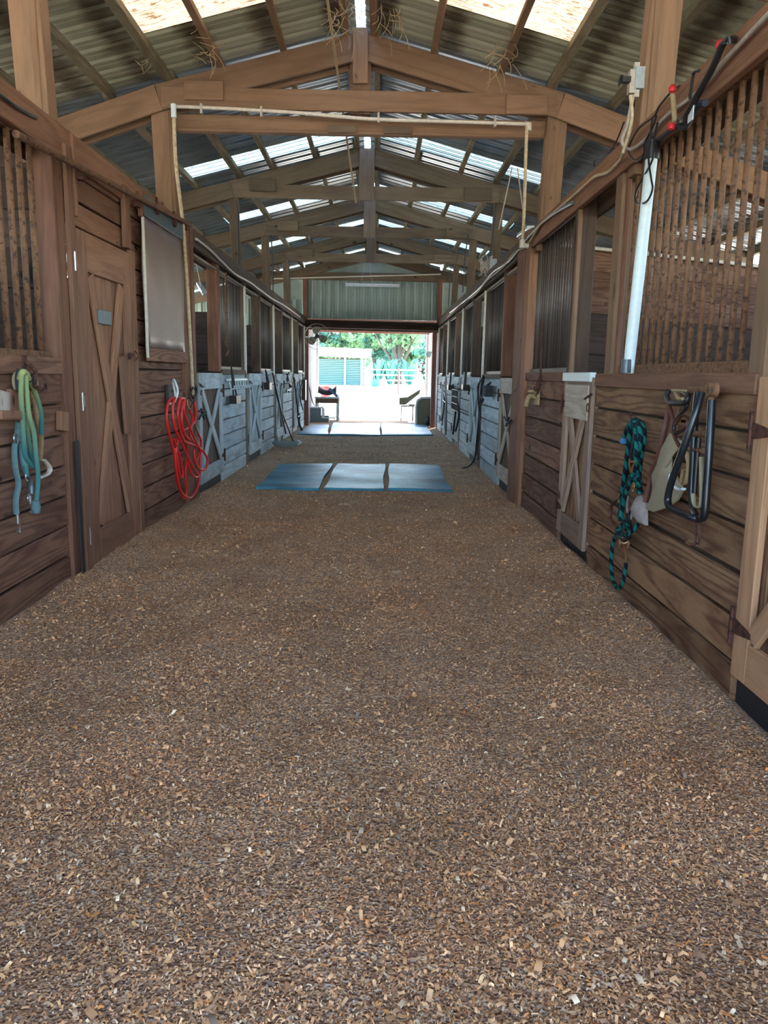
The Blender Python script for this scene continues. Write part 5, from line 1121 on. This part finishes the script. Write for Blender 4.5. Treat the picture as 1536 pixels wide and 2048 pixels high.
# trees
def tree(x, y, h, w_, label, mt='leaf', trunk=.22, n=2600, fork_=True, low=.25, leaf=.26):
    t = root('tree', (x, y, GZ), label, 'tree', 'trees beyond the paddock fence'); rg = np.random.default_rng(int(abs(x * 97 + y * 13)) + 3)
    mb = MB(); top = Vector((x, y, GZ + h * .42))
    mb.tube([(x, y, GZ - .3), (x + .05, y, GZ + h * .14), top], [trunk * 1.2, trunk, trunk * .75], 9)
    for k in range(7 if fork_ else 3):
        a = rg.uniform(0, 2 * PI); e = Vector((math.cos(a), math.sin(a) * .6, 0)) * w_ * rg.uniform(.3, .75); b = Vector((x, y, GZ + h * rg.uniform(.13, .35)))
        mb.tube([b, b + e * .4 + Vector((0, 0, h * .18)), b + e + Vector((0, 0, h * .45))], [trunk * .6, trunk * .4, trunk * .15], 7)
    mb.build('trunk', MW['bark'], t)
    cl = 34; cc_ = np.stack([rg.normal(0, w_ * .42, cl), rg.normal(0, w_ * .35, cl), rg.uniform(low, 1.0, cl) * h], -1); rr = rg.uniform(.5, 1.1, cl) * w_ * .3
    k = rg.integers(0, cl, n); d = rg.normal(size=(n, 3)); d /= np.linalg.norm(d, axis=1)[:, None]
    c = cc_[k] + d * (rr[k] * rg.uniform(.6, 1, n) ** .5)[:, None] * np.array([1, 1, .75])
    u = rg.normal(size=(n, 3)); u /= np.linalg.norm(u, axis=1)[:, None]; v = np.cross(u, rg.normal(size=(n, 3))); v /= np.linalg.norm(v, axis=1)[:, None]; L = leaf * rg.uniform(.6, 1.3, n)[:, None]
    V = np.stack([c - u * L, c + v * L * .5, c + u * L, c - v * L * .5], 1).reshape(-1, 3)
    me = bpy.data.meshes.new('foliage'); me.vertices.add(4 * n); me.vertices.foreach_set('co', V.astype(np.float32).reshape(-1)); me.loops.add(4 * n); me.loops.foreach_set('vertex_index', np.arange(4 * n, dtype=np.int32)); me.polygons.add(n); me.polygons.foreach_set('loop_start', np.arange(n, dtype=np.int32) * 4); me.materials.append(MW[mt]); me.update(calc_edges=True)
    o = addmesh('foliage', me, t, Matrix.Translation((x, y, GZ)))
    return t
tree(P(797, 700, Y=72).x, 72, 8.5, 3.6, 'forked grey-barked tree standing behind the white fence, right of the shed', 'leaf', .34, 3600, True, .42)
gt = 'leafy tree in the row behind the shed, '
tree(-7.5, 78, 9, 4.2, gt + 'far to its left', 'leaf2', n=4200); tree(-3.6, 80, 8.2, 3.6, gt + 'rising over its roof', 'leaf', n=4200); tree(-.6, 83, 9, 3.4, gt + 'between its roof end and the forked tree', 'leaf2', n=4200)
tree(3.0, 84, 8.6, 3.6, 'leafy tree close behind the forked tree', 'leaf', n=4200); tree(6.2, 80, 9.4, 4, 'leafy tree towards the right jamb of the doorway', 'leaf2', n=4200); tree(10.5, 82, 9, 4.4, 'leafy tree in the row, hidden partly by the right passage wall', 'leaf', n=3000); tree(-12, 84, 9, 4.6, 'leafy tree in the row, hidden mostly by the left passage wall', 'leaf', n=2500)
def shrub(x, y, h, label):
    t = root('palm_shrub', (x, y, GZ), label, 'shrub', 'spiky shrubs along the far fence'); mb = MB()
    for k in range(60):
        a = random.uniform(0, 2 * PI); l_ = h * random.uniform(.6, 1.1); e = Vector((math.cos(a), math.sin(a), 0)) * l_ * random.uniform(.2, .6); b = Vector((x, y, GZ)) + e * .1
        s_ = Vector((-math.sin(a), math.cos(a), 0)) * .09; m1 = b + e * .6 + Vector((0, 0, l_ * .7)); i0 = len(mb.v)
        mb.v += [b - s_, b + s_, m1 + s_, m1 - s_, b + e + Vector((0, 0, l_ * .75))]; mb.uv += [(0, 0)] * 5; mb.f += [(i0, i0 + 1, i0 + 2, i0 + 3), (i0 + 3, i0 + 2, i0 + 4)]
    mb.build('fronds', MW['leaf2'], t, False)
for x, lb_ in ((-.2, 'spiky shrub beside the shed wall'), (.9, 'spiky shrub under the forked tree, shed side'), (2.6, 'spiky shrub under the forked tree, right side'), (4.2, 'spiky shrub close to the right passage wall'), (-6.8, 'spiky shrub behind the shed')): shrub(x, 69.5, 2.8, lb_)
